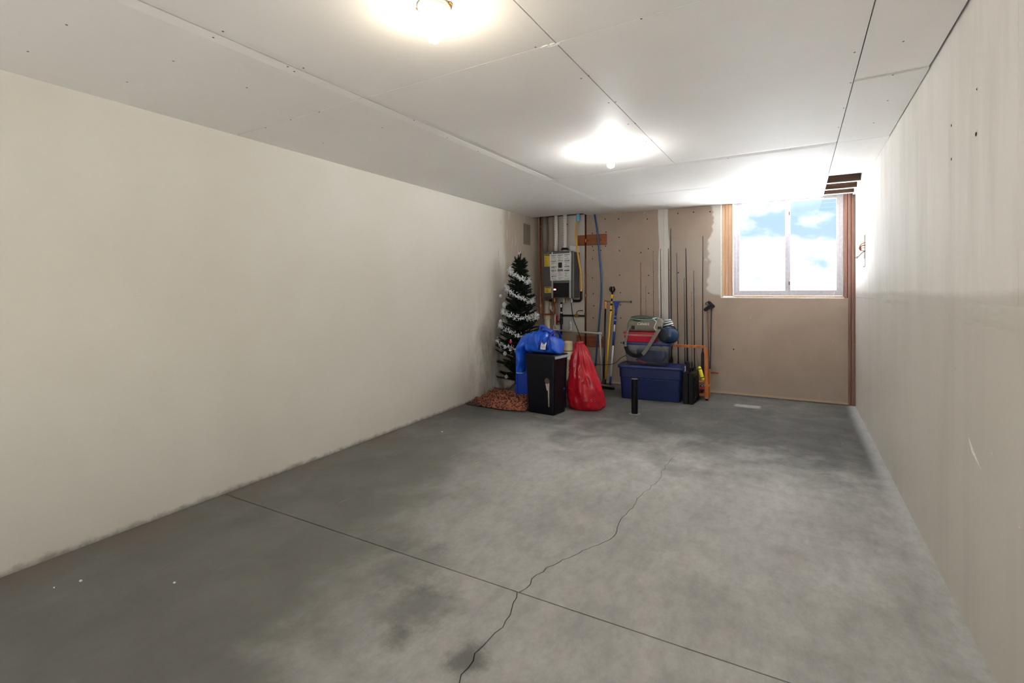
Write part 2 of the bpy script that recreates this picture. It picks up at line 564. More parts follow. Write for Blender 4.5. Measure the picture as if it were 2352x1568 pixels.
M['bag_grey'] = mat('olive_grey_canvas', srgb(128, 122, 108), 0.75, 0, 0.12, 40, 0.3)
M['bag_top'] = mat('dark_olive_canvas', srgb(84, 86, 72), 0.8, 0, 0.15, 40, 0.3)
M['mint'] = mat('mint_piping', srgb(120, 172, 148), 0.6)
M['webbing'] = mat('grey_webbing', srgb(126, 120, 110), 0.8, 0, 0.1, 80)
M['white_print'] = mat('white_print', srgb(232, 232, 228), 0.6, 0, 0.02)
M['boom'] = mat('glossy_dark_blue_plastic', srgb(40, 62, 92), 0.22, 0.2, 0.06)
M['boom_front'] = mat('dark_speaker_mesh', srgb(24, 32, 44), 0.6, 0, 0.2, 90)
M['white_strap'] = mat('white_strap', srgb(222, 228, 230), 0.6, 0, 0.04)
M['dark_green'] = mat('dark_green_cloth', srgb(52, 68, 54), 0.8)
M['rod'] = mat('graphite_rod', srgb(40, 40, 44), 0.4, 0.2)
M['rod_brown'] = mat('brown_rod', srgb(110, 74, 56), 0.45)
M['rod_grip'] = mat('dark_grip', srgb(34, 28, 30), 0.8)
M['cork'] = mat('dark_red_grip', srgb(70, 30, 34), 0.6)
M['float'] = mat('fluorescent_yellow', srgb(240, 226, 30), 0.45, 0, 0.04)
M['reel_red'] = mat('red_reel', srgb(196, 22, 34), 0.3)
M['reel_metal'] = mat('reel_metal', srgb(190, 192, 196), 0.25, 0.8)
M['pole_yellow'] = mat('yellow_pole', srgb(240, 190, 30), 0.35, 0, 0.05)
M['pole_blue'] = mat('blue_pole', srgb(24, 60, 150), 0.35, 0, 0.06)
M['pole_white'] = mat('white_pole', srgb(224, 226, 230), 0.35, 0, 0.04)
M['pole_black'] = mat('dark_navy_pole', srgb(24, 24, 36), 0.4)
M['pole_orange'] = mat('orange_grip', srgb(222, 150, 60), 0.5)
M['grey_rubber'] = mat('grey_rubber', srgb(104, 98, 92), 0.6)
M['bluebag'] = mat('blue_woven_plastic', srgb(28, 90, 214), 0.26, 0, 0.12, 9, 0.25, 0.01)
M['bluebag_dark'] = mat('blue_strap', srgb(18, 60, 170), 0.4, 0, 0.1, 30)
M['pale_hem'] = mat('pale_hem', srgb(150, 160, 226), 0.5)
M['redbag'] = mat('red_plastic_film', srgb(190, 24, 40), 0.16, 0, 0.15, 9, 0.7, 0.014)
M['needle'] = mat('dark_green_needles', srgb(26, 38, 27), 0.75, 0, 0.35, 25, spec=0.2)
M['bark'] = mat('brown_trunk', srgb(58, 42, 32), 0.9)
M['tinsel'] = mat('silver_tinsel', srgb(240, 242, 246), 0.3, 0.35, 0.05)
M['orn_red'] = mat('red_ornament', srgb(206, 40, 80), 0.2, 0.3)
M['orn_white'] = mat('white_ornament', srgb(206, 206, 206), 0.4)
M['orn_purple'] = mat('purple_ornament', srgb(110, 56, 120), 0.25, 0.3)
M['stand_green'] = mat('green_stand', srgb(70, 78, 74), 0.5)
M['iron_pipe'] = mat('black_pipe', srgb(10, 10, 11), 0.4, 0, 0.1, spec=0.25)
M['pipe_dust'] = mat('dusty_pipe_top', srgb(126, 124, 118), 0.8)
M['tank'] = mat('cream_tank', srgb(222, 206, 168), 0.4, 0, 0.04)
M['caulk'] = mat('white_cartridge', srgb(216, 218, 222), 0.4, 0, 0.05)

def leopard():
    m, nt, b = principled('brown_animal_print')
    g = G(nt)
    v = nt.nodes.new('ShaderNodeTexVoronoi')
    v.inputs['Scale'].default_value = 48
    g.link(g.pos, v.inputs['Vector'])
    n = g.noise(18, 4, 0.6)
    spots = g.rng(g.math('ADD', v.outputs['Distance'], g.math('MULTIPLY', n, 0.3)), 0.55, 0.70)
    col = g.mix(spots, srgb(58, 30, 24), g.mix(n, srgb(126, 66, 44), srgb(184, 114, 80)))
    g.link(col, b.inputs['Base Color'])
    b.inputs['Roughness'].default_value = 0.75
    return m
M['leopard'] = leopard()

# ------------------------------------------------------------------ the room
XR, YB, YF = 0.577, 6.902, -1.3          # right wall, back wall, front (garage door) wall
ZR = 2.407
ZTOP = 2.78
def xleft(y): return -3.11 - 0.048 * y
def zceil(x, y):
    xl = xleft(y)
    u = (x - xl) / (XR - xl)
    return (2.295 + 0.0155 * y) * (1 - u) + ZR * u

def jag(pts, step, amp, seed):
    r = random.Random(seed)
    out = []
    for (x0, y0), (x1, y1) in zip(pts[:-1], pts[1:]):
        L = math.hypot(x1 - x0, y1 - y0)
        n = max(1, int(L / step))
        for k in range(n):
            t = k / n
            dx, dy = (y1 - y0) / L, -(x1 - x0) / L
            o = 0 if k == 0 else r.uniform(-amp, amp)
            out.append((x0 + (x1 - x0) * t + dx * o, y0 + (y1 - y0) * t + dy * o))
    out.append(pts[-1])
    return out

def build_floor():
    fl = MB().box(-3.7, 0.75, YF - 0.1, YB + 0.1, -0.16, -0.06).build('floor', M['dark_void'])
    tag(fl, 'stained grey concrete floor with a saw joint and a wandering crack', 'floor', kind='structure')
    JY = 1.914
    crack = [(-0.95, YF), (-0.99, 0.2), (-0.955, 0.9), (-0.977, 1.374), (-1.009, 1.513), (-0.992, 1.685), (-1.054, JY)]
    crack2 = [(-1.046, JY), (-1.028, 2.15), (-0.876, 2.511), (-0.847, 2.636), (-0.868, 2.74), (-0.864, 3.227), (-0.83, 3.549),
              (-0.856, 3.729), (-0.849, 4.065), (-0.81, 4.3), (-0.766, 4.646)]
    a = jag(crack, 0.035, 0.009, 1)
    b = jag(crack2, 0.035, 0.010, 2)
    g = 0.0024
    j = 0.0035
    xl0, xl1 = xleft(YF) - 0.03, xleft(JY) - 0.03
    a2 = [(x, min(y, JY - j)) for x, y in a]
    left = [(xl0, YF)] + [(x - g, y) for x, y in a2] + [(xl1, JY - j)]
    right = [(XR + 0.03, YF), (XR + 0.03, JY - j)] + [(x + g, y) for x, y in reversed(a2)]
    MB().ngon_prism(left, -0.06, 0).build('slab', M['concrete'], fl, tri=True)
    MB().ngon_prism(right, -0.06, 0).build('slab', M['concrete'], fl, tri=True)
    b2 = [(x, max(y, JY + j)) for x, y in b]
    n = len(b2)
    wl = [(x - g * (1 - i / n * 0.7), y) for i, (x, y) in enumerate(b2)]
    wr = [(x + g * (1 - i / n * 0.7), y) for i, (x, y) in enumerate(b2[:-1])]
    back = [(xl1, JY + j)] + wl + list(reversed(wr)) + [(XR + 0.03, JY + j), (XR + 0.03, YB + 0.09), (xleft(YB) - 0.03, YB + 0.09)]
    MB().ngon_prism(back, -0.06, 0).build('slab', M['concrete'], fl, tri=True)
    gr = MB().box(-60, 60, YB + 0.2, 90, -0.6, -0.2).build('ground', M['snow'])
    tag(gr, 'white snow outside behind the end wall', 'ground', kind='structure')
    gr = MB().box(-40, 40, -40, YF - 0.13, -0.25, -0.06).build('ground', M['gravel'])
    tag(gr, 'dark asphalt drive outside the garage door', 'ground', kind='structure')
build_floor()

def build_left_wall():
    y0, y1 = YF - 0.1, YB + 0.12
    w = MB().quadbox([(xleft(y0), y0, -0.05), (xleft(y0), y1 - 0.0, -0.05), (xleft(y0) - 0.4, y1, -0.05), (xleft(y0) - 0.4, y0, -0.05),
                      (xleft(y0), y0, ZTOP), (xleft(y0), y1, ZTOP), (xleft(y0) - 0.4, y1, ZTOP), (xleft(y0) - 0.4, y0, ZTOP)])
    w.bm.verts.ensure_lookup_table()
    for v in w.bm.verts:
        if v.co.x > xleft(y0) - 0.01: v.co.x = xleft(v.co.y)
        else: v.co.x = -3.75
    o = w.build('wall_left', M['wall_left'])
    tag(o, 'long cream painted drywall on the left side', 'wall', kind='structure')
build_left_wall()

def build_right_wall():
    w = MB().box(XR + 0.10, XR + 0.14, YF - 0.1, YB + 0.12, -0.05, ZTOP).build('wall_right', M['dark_void'])
    tag(w, 'off-white streaky drywall on the right side with a taped joint', 'wall', kind='structure')
    T = 0.10
    y0, y1 = YF - 0.1, YB + 0.011
    # upper sheets with the cut-out for the switch box, lower sheets
    hy0, hy1, hz0, hz1 = 5.93, 6.07, 1.625, 1.855
    zs = 1.2385
    for (a, b) in ((y0, 2.06), (2.062, 4.49), (4.492, y1)):
        m = MB()
        if a < hy0 < b:
            m.box(XR, XR + T, a, hy0, zs, ZTOP).box(XR, XR + T, hy1, b, zs, ZTOP).box(XR, XR + T, hy0, hy1, zs, hz0).box(XR, XR + T, hy0, hy1, hz1, ZTOP)
        else:
            m.box(XR, XR + T, a, b, zs, ZTOP)
        m.build('drywall_sheet', M['wall_right'], w)
    for (a, b) in ((y0, 1.90), (1.902, 4.35), (4.352, y1)):
        MB().box(XR, XR + T, a, b, -0.05, zs - 0.0015).build('drywall_sheet', M['wall_right'], w)
    # raised, crumpled tape along the joint
    def ridge(ya, yb, za, zb, lift, seed):
        def fn(u, v):
            y = ya + (yb - ya) * u
            z = za + (zb - za) * v + 0.012 * mnoise.noise(Vector((u * 9, v * 2, seed)))
            k = math.sin(PI * v) * math.sin(PI * min(1, max(0, u)))
            d = lift * k * (0.6 + 0.9 * abs(mnoise.noise(Vector((u * 14, v * 4, seed + 3)))))
            return (XR + 0.0012 - d, y, z)
        MB().sheet(fn, 60, 10).build('joint_tape', M['wall_right'], w, smooth=True)
    ridge(1.75, 2.9, 1.17, 1.26, 0.006, 1.0)
    ridge(2.6, 3.6, 1.20, 1.29, 0.005, 5.0)
    ridge(3.5, 5.2, 1.21, 1.28, 0.006, 9.0)
    # torn anchor holes and dents
    proto = None
    def pit(y, z, s, dark=True):
        nonlocal proto
        if proto is None:
            m = MB()
            m.lathe([(0.0005, 0.0), (0.012, -0.0004), (0.017, -0.002), (0.021, -0.001), (0.024, 0.0012)], n=10, axis='x')
            proto = m.build('dent', M['wall_right'], w, smooth=True)
            hole = MB().lathe([(0.0005, -0.0022), (0.011, -0.0022), (0.009, -0.0010), (0.0005, -0.0008)], n=8, axis='x').build('hole', M['dark_void'], proto)
            proto.location = (XR, y, z); proto.scale = (1, s, s * 0.8); proto['hole'] = 0
            del proto['hole']
            pit.hole = hole
        else:
            c = share(proto, w, (XR, y, z), (random.uniform(0, 3), 0, 0), (1, s, s * 0.8))
            if dark:
                h = pit.hole.copy(); COL.objects.link(h); h.parent = c
    for y, z, s in ((2.465, 1.881, 0.9), (2.808, 2.011, 0.6), (2.455, 2.043, 0.45), (2.808, 1.867, 0.6)):
        pit(y, z, s)
    for y, z, s in ((2.75, 0.98, 0.5), (3.9, 0.86, 0.4), (3.3, 0.93, 0.5), (2.3, 0.75, 0.35), (4.6, 1.05, 0.4), (2.05, 0.6, 0.4), (2.9, 0.62, 0.4)):
        pit(y, z, s, False)
    # scraped diagonal scar
    MB().tube([(XR, 2.56, 0.735), (XR - 0.0015, 2.50, 0.70), (XR, 2.41, 0.66)], [0.001, 0.005, 0.001], 6).build('scar', M['bead'], w)
build_right_wall()

WX0, WX1, WZ0, WZ1 = -0.843, 0.466, 1.228, 2.47       # rough window opening
def build_back_wall():
    a, b = YB + 0.10, YB + 0.16
    m = MB().box(-3.75, WX0 + 0.01, a, b, -0.05, ZTOP).box(0.46, 0.75, a, b, -0.05, ZTOP)
    m.box(WX0 + 0.01, 0.46, a, b, -0.05, WZ0 - 0.0).box(WX0 + 0.01, 0.46, a, b, WZ1, ZTOP)
    w = m.build('wall_back', M['sheath'])
    tag(w, 'bare tan drywall end wall around the window', 'wall', kind='structure')
    t = 0.013
    f0, f1 = YB, YB + t
    # drywall boards
    MB().box(xleft(YB) - 0.02, -1.561, f0, f1, 0.004, 2.42).build('drywall_board', M['drywall'], w)
    MB().box(-1.559, WX0, f0, f1, 0.004, 2.42).build('drywall_board', M['drywall'], w)
    MB().box(WX0 + 0.001, 0.508, f0, f1, 0.006, WZ0).build('drywall_board', M['drywall'], w)
    # framing behind
    def stud(x0, x1, z0, z1, mm, y0=f1 + 0.001, y1=a):
        MB().box(x0, x1, y0, y1, z0, z1).build('stud', mm, w, bevel=0.003)
    stud(-0.835, -0.797, WZ0 + 0.012, 2.52, M['stud'])
    stud(-0.795, -0.757, WZ0 + 0.012, 2.52, M['stud'])
    stud(-0.755, -0.712, WZ0 + 0.012, 2.52, M['stud'])
    stud(0.468, 0.500, WZ0 + 0.001, 2.60, M['dark_stud'])
    stud(0.505, 0.536, 0, 2.60, M['dark_stud'])
    stud(0.540, 0.576, 0, 2.60, M['dark_stud'])
    MB().box(-0.705, 0.466, f1 + 0.001, a, WZ0 - 0.02, WZ0 + 0.02).build('sill_plate', M['stud'], w)
    MB().box(-0.9, 0.576, f1 + 0.02, a, WZ1 + 0.001, 2.62).build('header', M['joist'], w)
    # white corner bead at the cut edge of the boards
    MB().box(WX0 - 0.004, WX0 + 0.010, f0 - 0.003, f1 + 0.004, WZ0 - 0.008, 2.42).build('corner_bead', M['bead'], w)
    MB().box(WX0 - 0.004, WX1 + 0.004, f0 - 0.003, f1 + 0.004, WZ0 - 0.010, WZ0 + 0.004).build('corner_bead', M['bead'], w)
    MB().box(-0.710, -0.700, f1 - 0.006, f1 + 0.03, WZ0 + 0.02, 2.46).build('stop_bead', M['bead'], w)
    # screw heads
    pts = [(1390, 503), (1392, 533), (1391, 565), (1361, 536), (1361, 566), (1363, 575), (1361, 594), (1361, 638), (1363, 674), (1422, 545), (1423, 576),
           (1423, 632), (1425, 672), (1421, 503), (1487, 503), (1489, 571), (1490, 632), (1490, 673), (1425, 700), (1426, 730), (1427, 787), (1364, 702),
           (1557, 490), (1593, 487), (1631, 486), (1558, 626), (1300, 540), (1303, 515), (1685, 802), (1472, 580), (1380, 575), (1363, 730)]
    s0 = None
    for (px, py) in pts:
        p = at(px, py, YB)
        if s0 is None:
            s0 = MB().lathe([(0.001, 0.0), (0.009, -0.0005), (0.009, -0.0018), (0.002, -0.0014)], n=8, axis='y').build('screw', M['screw'], w)
            s0.location = p
        else:
            share(s0, w, p)
build_back_wall()

def build_front_wall():
    m = MB().box(-3.75, -2.95, YF - 0.12, YF, -0.05, ZTOP).box(0.42, 0.75, YF - 0.12, YF, -0.05, ZTOP).box(-2.95, 0.42, YF - 0.12, YF, 1.15, ZTOP)
    o = m.build('wall_front', M['wall_left'])
    tag(o, 'wall around the open garage doorway behind the viewer', 'wall', kind='structure')
build_front_wall()

def build_ceiling():
    root = MB().box(-3.75, 0.75, YF - 0.1, YB + 0.16, ZTOP, ZTOP + 0.06).build('ceiling', M['dark_void'])
    tag(root, 'ceiling of off-white drywall panels with open seams', 'ceiling', kind='structure')
    T = 0.013
    def panel(x0, x1, y0, y1, taper=(0, 0, 0, 0), xl=False, lift=0.0):
        """bottom face follows the sagging ceiling; taper = width of the thinner edge at x0,x1,y0,y1"""
        def X(x, y): return (xleft(y) - 0.01) if (xl and x == x0) else x
        xs = [x0] + ([x0 + taper[0]] if taper[0] else []) + [x0 + (x1 - x0) * k for k in (0.25, 0.5, 0.75)] + ([x1 - taper[1]] if taper[1] else []) + [x1]
        ys = [y0] + ([y0 + taper[2]] if taper[2] else []) + [y0 + (y1 - y0) * k for k in (0.25, 0.5, 0.75)] + ([y1 - taper[3]] if taper[3] else []) + [y1]
        m = MB()
        bm = m.bm
        def rise(x, y):
            r = 0
            if taper[0] and x == x0: r = 0.006
            if taper[1] and x == x1: r = 0.006
            if taper[2] and y == y0: r = 0.006
            if taper[3] and y == y1: r = 0.006
            return r
        lo = [[bm.verts.new((X(x, y), y, zceil(x, y) + rise(x, y) + lift)) for y in ys] for x in xs]
        hi = [[bm.verts.new((X(x, y), y, zceil(x, y) + T + lift)) for y in ys] for x in xs]
        nx, ny = len(xs), len(ys)
        for i in range(nx - 1):
            for j in range(ny - 1):
                bm.faces.new((lo[i][j], lo[i][j + 1], lo[i + 1][j + 1], lo[i + 1][j]))
                bm.faces.new((hi[i][j], hi[i + 1][j], hi[i + 1][j + 1], hi[i][j + 1]))
        for i in range(nx - 1):
            for j in (0, ny - 1):
                bm.faces.new((lo[i][j], lo[i + 1][j], hi[i + 1][j], hi[i][j]))
        for j in range(ny - 1):
            for i in (0, nx - 1):
                bm.faces.new((lo[i][j], lo[i][j + 1], hi[i][j + 1], hi[i][j]))
        return m.build('panel', M['ceiling'], root)
    g = 0.0026
    xs1, xm, xs2 = -2.056, -0.909, 0.258
    y3, y2, y1 = 1.994, 4.445, 5.662
    t = 0.055
    yN = YF - 0.05
    ya = -0.45
    for (a, b) in ((yN, ya), (ya + g, y3 - g), (y3 + g, y2 - g)):
        panel(-9, xs1 - g * 1.6, a, b, (0, t, 0, 0), True)
        panel(xs1 + g * 1.6, xm - g, a, b, (t, 0, 0, 0 if b < 4 else t))
        panel(xm + g, xs2 - g * 0.8, a, b, (0, 0, 0, 0 if b < 4 else t))
    panel(-9, xs1 - g, y2 + g * 0.6, YB - 0.22, (0, t, 0, 0), True)              # stops short of the wall at the pipes
    panel(xs1 + g, xs2 - g * 0.8, y2 + g, y1 - g, (0, 0, t, t))
    panel(xs1 + g, xs2 + 0.006, y1 + g, YB - 0.002, (0, 0, t, 0))
    # narrow infill strips by the right wall, held a little off it
    for (a, b, e) in ((yN, 0.8, 0.011), (0.803, 3.19, 0.011), (3.196, y2 - g, 0.006), (y2 + g, 5.69, 0.002)):
        panel(xs2 + g * 1.0, XR - e, a, b, (0, 0, 0, 0.09 if b == 3.19 else 0))
    # drywall piece closing the corner beside the pipes
    MB().box(xs1 - 0.58, xs1 - 0.004, YB - 0.218, YB - 0.001, 2.402, 2.414).build('panel', M['ceiling'], root)
    # open bay: joists and a nailing strip
    for y in (6.075, 6.45, 6.765):
        MB().box(0.20, 0.552, y - 0.0, y + 0.038, ZR + 0.001, ZR + 0.20).build('joist', M['joist'], root)
        MB().box(0.266, 0.552, y - 0.002, y + 0.04, ZR - 0.003, ZR + 0.001).build('furring', M['bead'], root)
    MB().box(0.552, XR - 0.001, 5.692, YB - 0.002, ZR - 0.006, ZR + 0.10).build('nailing_strip', M['ceiling'], root)
    # screw dimples in the panels
    s0 = None
    def cpt(px, py):
        u = (px - 1176.0) / FPX; v = -(py - HORIZON) / FPX
        r = (CY * u - SY, SY * u + CY, v)
        tt = 1.08 / v
        for _ in range(12):
            tt = (zceil(r[0] * tt, r[1] * tt) - EYE) / v
        return Vector((r[0] * tt, r[1] * tt, EYE + v * tt))
    for px, py in ((153, 57), (64, 118), (398, 140), (292, 188), (567, 201), (490, 86), (512, 72), (661, 153), (697, 156), (676, 164), (668, 275), (610, 293),
                   (733, 257), (878, 293), (742, 328), (951, 276), (1027, 316), (1098, 347), (1352, 174), (1335, 180), (1414, 234), (1398, 236),
                   (1459, 283), (1443, 285), (1497, 322), (1484, 324), (1473, 43), (1230, 108), (2075, 95), (2051, 172), (2039, 231), (2007, 282),
                   (1963, 120), (1954, 190), (1938, 248), (1926, 292), (1672, 363), (1815, 343), (1768, 418), (1697, 459), (1806, 453), (854, 396), (1148, 480)):
        p = cpt(px, py)
        if s0 is None:
            s0 = MB().lathe([(0.001, 0.001), (0.0045, 0.0), (0.0045, -0.0012), (0.001, -0.001)], n=8).build('screw', M['dimple'], root)
            s0.location = p
        else:
            share(s0, root, p)
    # crumbled compound where four panels meet
    c = cpt(1262, 104)
    m = MB()
    rr = random.Random(3)
    for k in range(9):
        m.ellipsoid((c.x + rr.uniform(-0.05, 0.05), c.y + rr.uniform(-0.006, 0.012), c.z - 0.001), rr.uniform(0.008, 0.02), rr.uniform(0.004, 0.01), 0.004, 8, 5)
    m.build('loose_compound', M['bead'], root)
    return cpt
cpt = build_ceiling()

def build_window():
    y0, y1 = YB + 0.03, YB + 0.085
    root = empty('window_1', (-0.12, y0, WZ0 + 0.022), kind='structure', label='aluminium sliding window with two panes and a view of clouds', cat='window')
    ox, oy, oz = root.location
    def bx(name, x0, x1, ya, yb, z0, z1, mm, par=None, bev=0.002):
        o = MB().box(x0 - ox, x1 - ox, ya - oy, yb - oy, z0 - oz, z1 - oz).build(name, mm, par or root, bevel=bev)
        return o
    x0, x1, z0, z1 = -0.698, 0.464, 1.251, 2.465
    w = 0.034
    bx('frame_rail', x0, x1, y0, y1, z0, z0 + w, M['aluminium'])
    bx('frame_rail', x0, x1, y0, y1, z1 - 0.05, z1, M['aluminium'])
    bx('frame_stile', x0, x0 + w, y0, y1, z0 + w, z1 - 0.05, M['aluminium'])
    bx('frame_stile', x1 - w, x1, y0, y1, z0 + w, z1 - 0.05, M['aluminium'])
    def sash(a, b, ya, yb, zb):
        s = bx('sash', a, a + 0.032, ya, yb, z0 + w, z1 - 0.05, M['aluminium'])
        bx('sash_stile', b - 0.032, b, ya, yb, z0 + w, z1 - 0.05, M['aluminium'], s)
        bx('sash_rail', a + 0.032, b - 0.032, ya, yb, z0 + w, z0 + w + zb, M['aluminium'], s)
        bx('sash_rail', a + 0.032, b - 0.032, ya, yb, z1 - 0.05 - 0.03, z1 - 0.05, M['aluminium'], s)
        bx('pane', a + 0.03, b - 0.03, (ya + yb) / 2 - 0.002, (ya + yb) / 2 + 0.002, z0 + w + zb - 0.004, z1 - 0.078, M['glass'], s, 0)
    sash(x0 + w, -0.070, y0 + 0.026, y0 + 0.05, 0.026)
    sash(-0.125, x1 - w, y0 + 0.002, y0 + 0.024, 0.030)
    bx('catch', -0.088, -0.074, y0 - 0.006, y0 + 0.002, 2.22, 2.26, M['grey_rubber'])
    bx('catch', -0.088, -0.074, y0 - 0.006, y0 + 0.002, 1.38, 1.42, M['grey_rubber'])
    p = at(1917, 668, y0)
    MB().tube([(p.x - ox, -0.006, p.z - oz), (p.x - 0.004 - ox, -0.008, p.z - 0.03 - oz), (p.x - 0.012 - ox, -0.006, p.z - 0.055 - oz)], 0.003, 6).build('pull_cord', M['white_strap'], root)
build_window()

# ------------------------------------------------------------------ ceiling lamps
def lamp(px, py, strength, colour, label, square):
    c = cpt(px, py)
    root = empty('ceiling_lamp', c, 0.25, label, 'lamp', 'bare bulb lamps on the ceiling')
    if square:
        MB().box(-0.07, 0.07, -0.06, 0.06, -0.006, -0.001).build('mounting_plate', M['porcelain'], root, bevel=0.002)
        MB().lathe([(0.045, -0.006), (0.043, -0.02), (0.024, -0.028), (0.023, -0.052), (0.019, -0.054)], n=24).build('lampholder', M['porcelain'], root, smooth=True)
        z = -0.05
    else:
        MB().lathe([(0.062, -0.001), (0.062, -0.012), (0.054, -0.026), (0.034, -0.034), (0.029, -0.05), (0.024, -0.052)], n=28).build('lampholder', M['porcelain'], root, smooth=True)
        MB().box(-0.07, 0.07, -0.012, 0.012, -0.004, -0.0005).build('mounting_strap', M['brass'], root)
        z = -0.05
    # A-shaped bulb
    MB().lathe([(0.014, z + 0.004), (0.014, z - 0.012), (0.018, z - 0.022), (0.026, z - 0.038), (0.030, z - 0.055), (0.028, z - 0.070), (0.019, z - 0.081), (0.008, z - 0.0855), (0.001, z - 0.086)], n=20).build('bulb', emit('bulb_glow', colour, strength), root, smooth=True)
lamp(997, 14, NEAR_BULB, (1.0, 0.87, 0.68, 1), 'bare warm glowing bulb in round white holder nearest the viewer', False)
lamp(1403, 345, FAR_BULB, (1.0, 0.985, 0.97, 1), 'bare white glowing bulb on square plate nearer the window', True)

# ------------------------------------------------------------------ water heater and its plumbing on the end wall
def wp(px, py, d=0.0):
    """place on the end wall, d in front of it"""
    return at(px, py, YB - d)

def build_heater():
    x0, x1, z0, z1 = -3.235, -2.760, 1.208, 1.872
    yf = 6.665
    root = empty('water_heater', ((x0 + x1) / 2, YB, z0), 0, 'grey tankless water heater covered in printed labels on the end wall', 'water heater')
    ox, oy, oz = root.location
    W, H = x1 - x0, z1 - z0
    D = YB - yf
    hw = W / 2
    MB().box(-hw, hw, -D + 0.02, -0.004, 0, H).build('casing', M['heater_side'], root, bevel=0.012)
    MB().box(-hw - 0.002, hw + 0.002, -D, -D + 0.022, -0.004, H + 0.004).build('front_cover', M['heater'], root, bevel=0.008)
    f = -D - 0.001
    # polished strips framing the middle panel
    for x in (-0.105, 0.175):
        MB().box(x, x + 0.018, f - 0.003, f + 0.001, 0.0, H).build('trim_strip', M['silver'], root)
    # instruction sheet
    sh = MB().sheet(lambda u, v: (-0.135 + 0.012 * (1 - v) + 0.338 * u - 0.018 * (1 - v) * u, f - 0.004 - 0.004 * math.sin(PI * v) * (1 - u), H - 0.415 + 0.385 * v + 0.006 * u), 6, 8).build('instruction_sheet', M['paper'], root, solid=0.0008)
    m = MB(); gm = MB()
    rr = random.Random(11)
    y = f - 0.0062
    def bar(mm, u0, u1, v, h, yy=None):
        def P(u, vv): return (-0.135 + 0.012 * (1 - vv) + 0.338 * u - 0.018 * (1 - vv) * u, f - 0.0056 - 0.004 * math.sin(PI * vv) * (1 - u), H - 0.415 + 0.385 * vv + 0.006 * u)
        a, b, c, d = P(u0, v), P(u1, v), P(u1, v + h), P(u0, v + h)
        vs = [mm.bm.verts.new(p) for p in (a, b, c, d)]
        mm.bm.faces.new(vs)
    for col in range(3):
        u = 0.06 + col * 0.31
        for v in (0.94, 0.72, 0.50 if col != 1 else 0.40, 0.36, 0.16 if col == 0 else 0.34):
            bar(m, u, u + 0.25, v, 0.018)
        for k in range(26):
            v = 0.03 + k * 0.035
            if rr.random() < 0.75 and not (col == 1 and 0.45 < v < 0.68):
                bar(gm, u + rr.uniform(0, 0.04), u + rr.uniform(0.12, 0.27), v, 0.010)
        for k in range(5):
            v = rr.uniform(0.05, 0.9); a = u + rr.uniform(0, 0.2)
            bar(m, a, a + 0.04, v, 0.014)
    bar(m, 0.40, 0.58, 0.47, 0.20)       # drawing of the appliance
    m.build('printing', M['ink'], sh)['kind'] = 'stuff'; gm.build('fine_printing', M['grey_ink'], sh)['kind'] = 'stuff'
    # yellow stickers
    def sticker(x, z, w, h, rows):
        s = MB().box(x, x + w, f - 0.002, f + 0.0005, z, z + h).build('sticker', M['yellow_label'], root)
        q = MB().box(x + 0.006, x + w - 0.008, f - 0.0026, f - 0.0018, z + h - 0.016, z + h - 0.006)
        for k in range(rows):
            a = rr.uniform(0.2, 0.7)
            q.box(x + 0.008, x + 0.008 + (w - 0.016) * a, f - 0.0026, f - 0.0018, z + 0.012 + k * (h - 0.04) / rows, z + 0.016 + k * (h - 0.04) / rows)
        q.build('sticker_print', M['ink'], s)
    sticker(-0.222, 0.455, 0.095, 0.175, 6)
    sticker(-0.218, 0.072, 0.105, 0.088, 4)
    # controller window and red display
    MB().box(-0.075, 0.165, f - 0.002, f + 0.0005, 0.01, 0.215).build('controller_panel', M['black'], root)
    MB().box(-0.070, -0.038, f - 0.004, f - 0.001, 0.112, 0.130).build('red_display', M['led'], root)
    for k in range(2):
        MB().box(-0.066 + 0.026 * k, -0.05 + 0.026 * k, f - 0.004, f - 0.001, 0.07, 0.084).build('button', M['heater_side'], root)
    # vent collar on top
    MB().lathe([(0.045, H - 0.004), (0.045, H + 0.035), (0.06, H + 0.036), (0.048, H + 0.06), (0.034, H + 0.062)], (0.055, -D * 0.55, 0), 20).build('vent_collar', M['black'], root, smooth=False)
    MB().lathe([(0.047, H + 0.004), (0.048, H + 0.034)], (0.055, -D * 0.55, 0), 20).build('collar_band', M['silver'], root, smooth=True)
    MB().lathe([(0.055, H - 0.002), (0.055, H + 0.014), (0.03, H + 0.016)], (-0.085, -D * 0.55, 0), 20).build('intake_collar', M['black'], root)
    # fittings below
    for x, mm, r, l in ((-0.115, 'brass', 0.014, 0.06), (0.035, 'silver', 0.016, 0.075), (0.075, 'brass', 0.013, 0.05), (0.155, 'silver', 0.015, 0.07)):
        MB().lathe([(r, 0.004), (r, -l * 0.4), (r * 1.5, -l * 0.42), (r * 1.5, -l * 0.75), (r, -l * 0.77), (r, -l)], (x, -D * 0.5, 0), 10).build('fitting', M[mm], root)
    return (ox, oy - D * 0.55, oz + H)
hx, hy, hz = build_heater()

def pipe(name, pts, r, mm, label, cat='pipe', group=None, fittings=(), n=12):
    """pipe with its origin at its first point; fittings are (index, material)"""
    o = Vector(pts[0])
    root = empty(name, o, 0, label, cat, group)
    MB().tube([Vector(p) - o for p in pts], r, n).build('pipe_run', mm, root, smooth=True)
    for (p, d, fr, fl, fm) in fittings:
        p = Vector(p) - o
        d = Vector(d).normalized() * fl / 2
        MB().tube([p - d, p - d * 0.98, p + d * 0.98, p + d], [fr * 0.8, fr, fr, fr * 0.8], 12).build('fitting', fm, root, smooth=False)
    return root

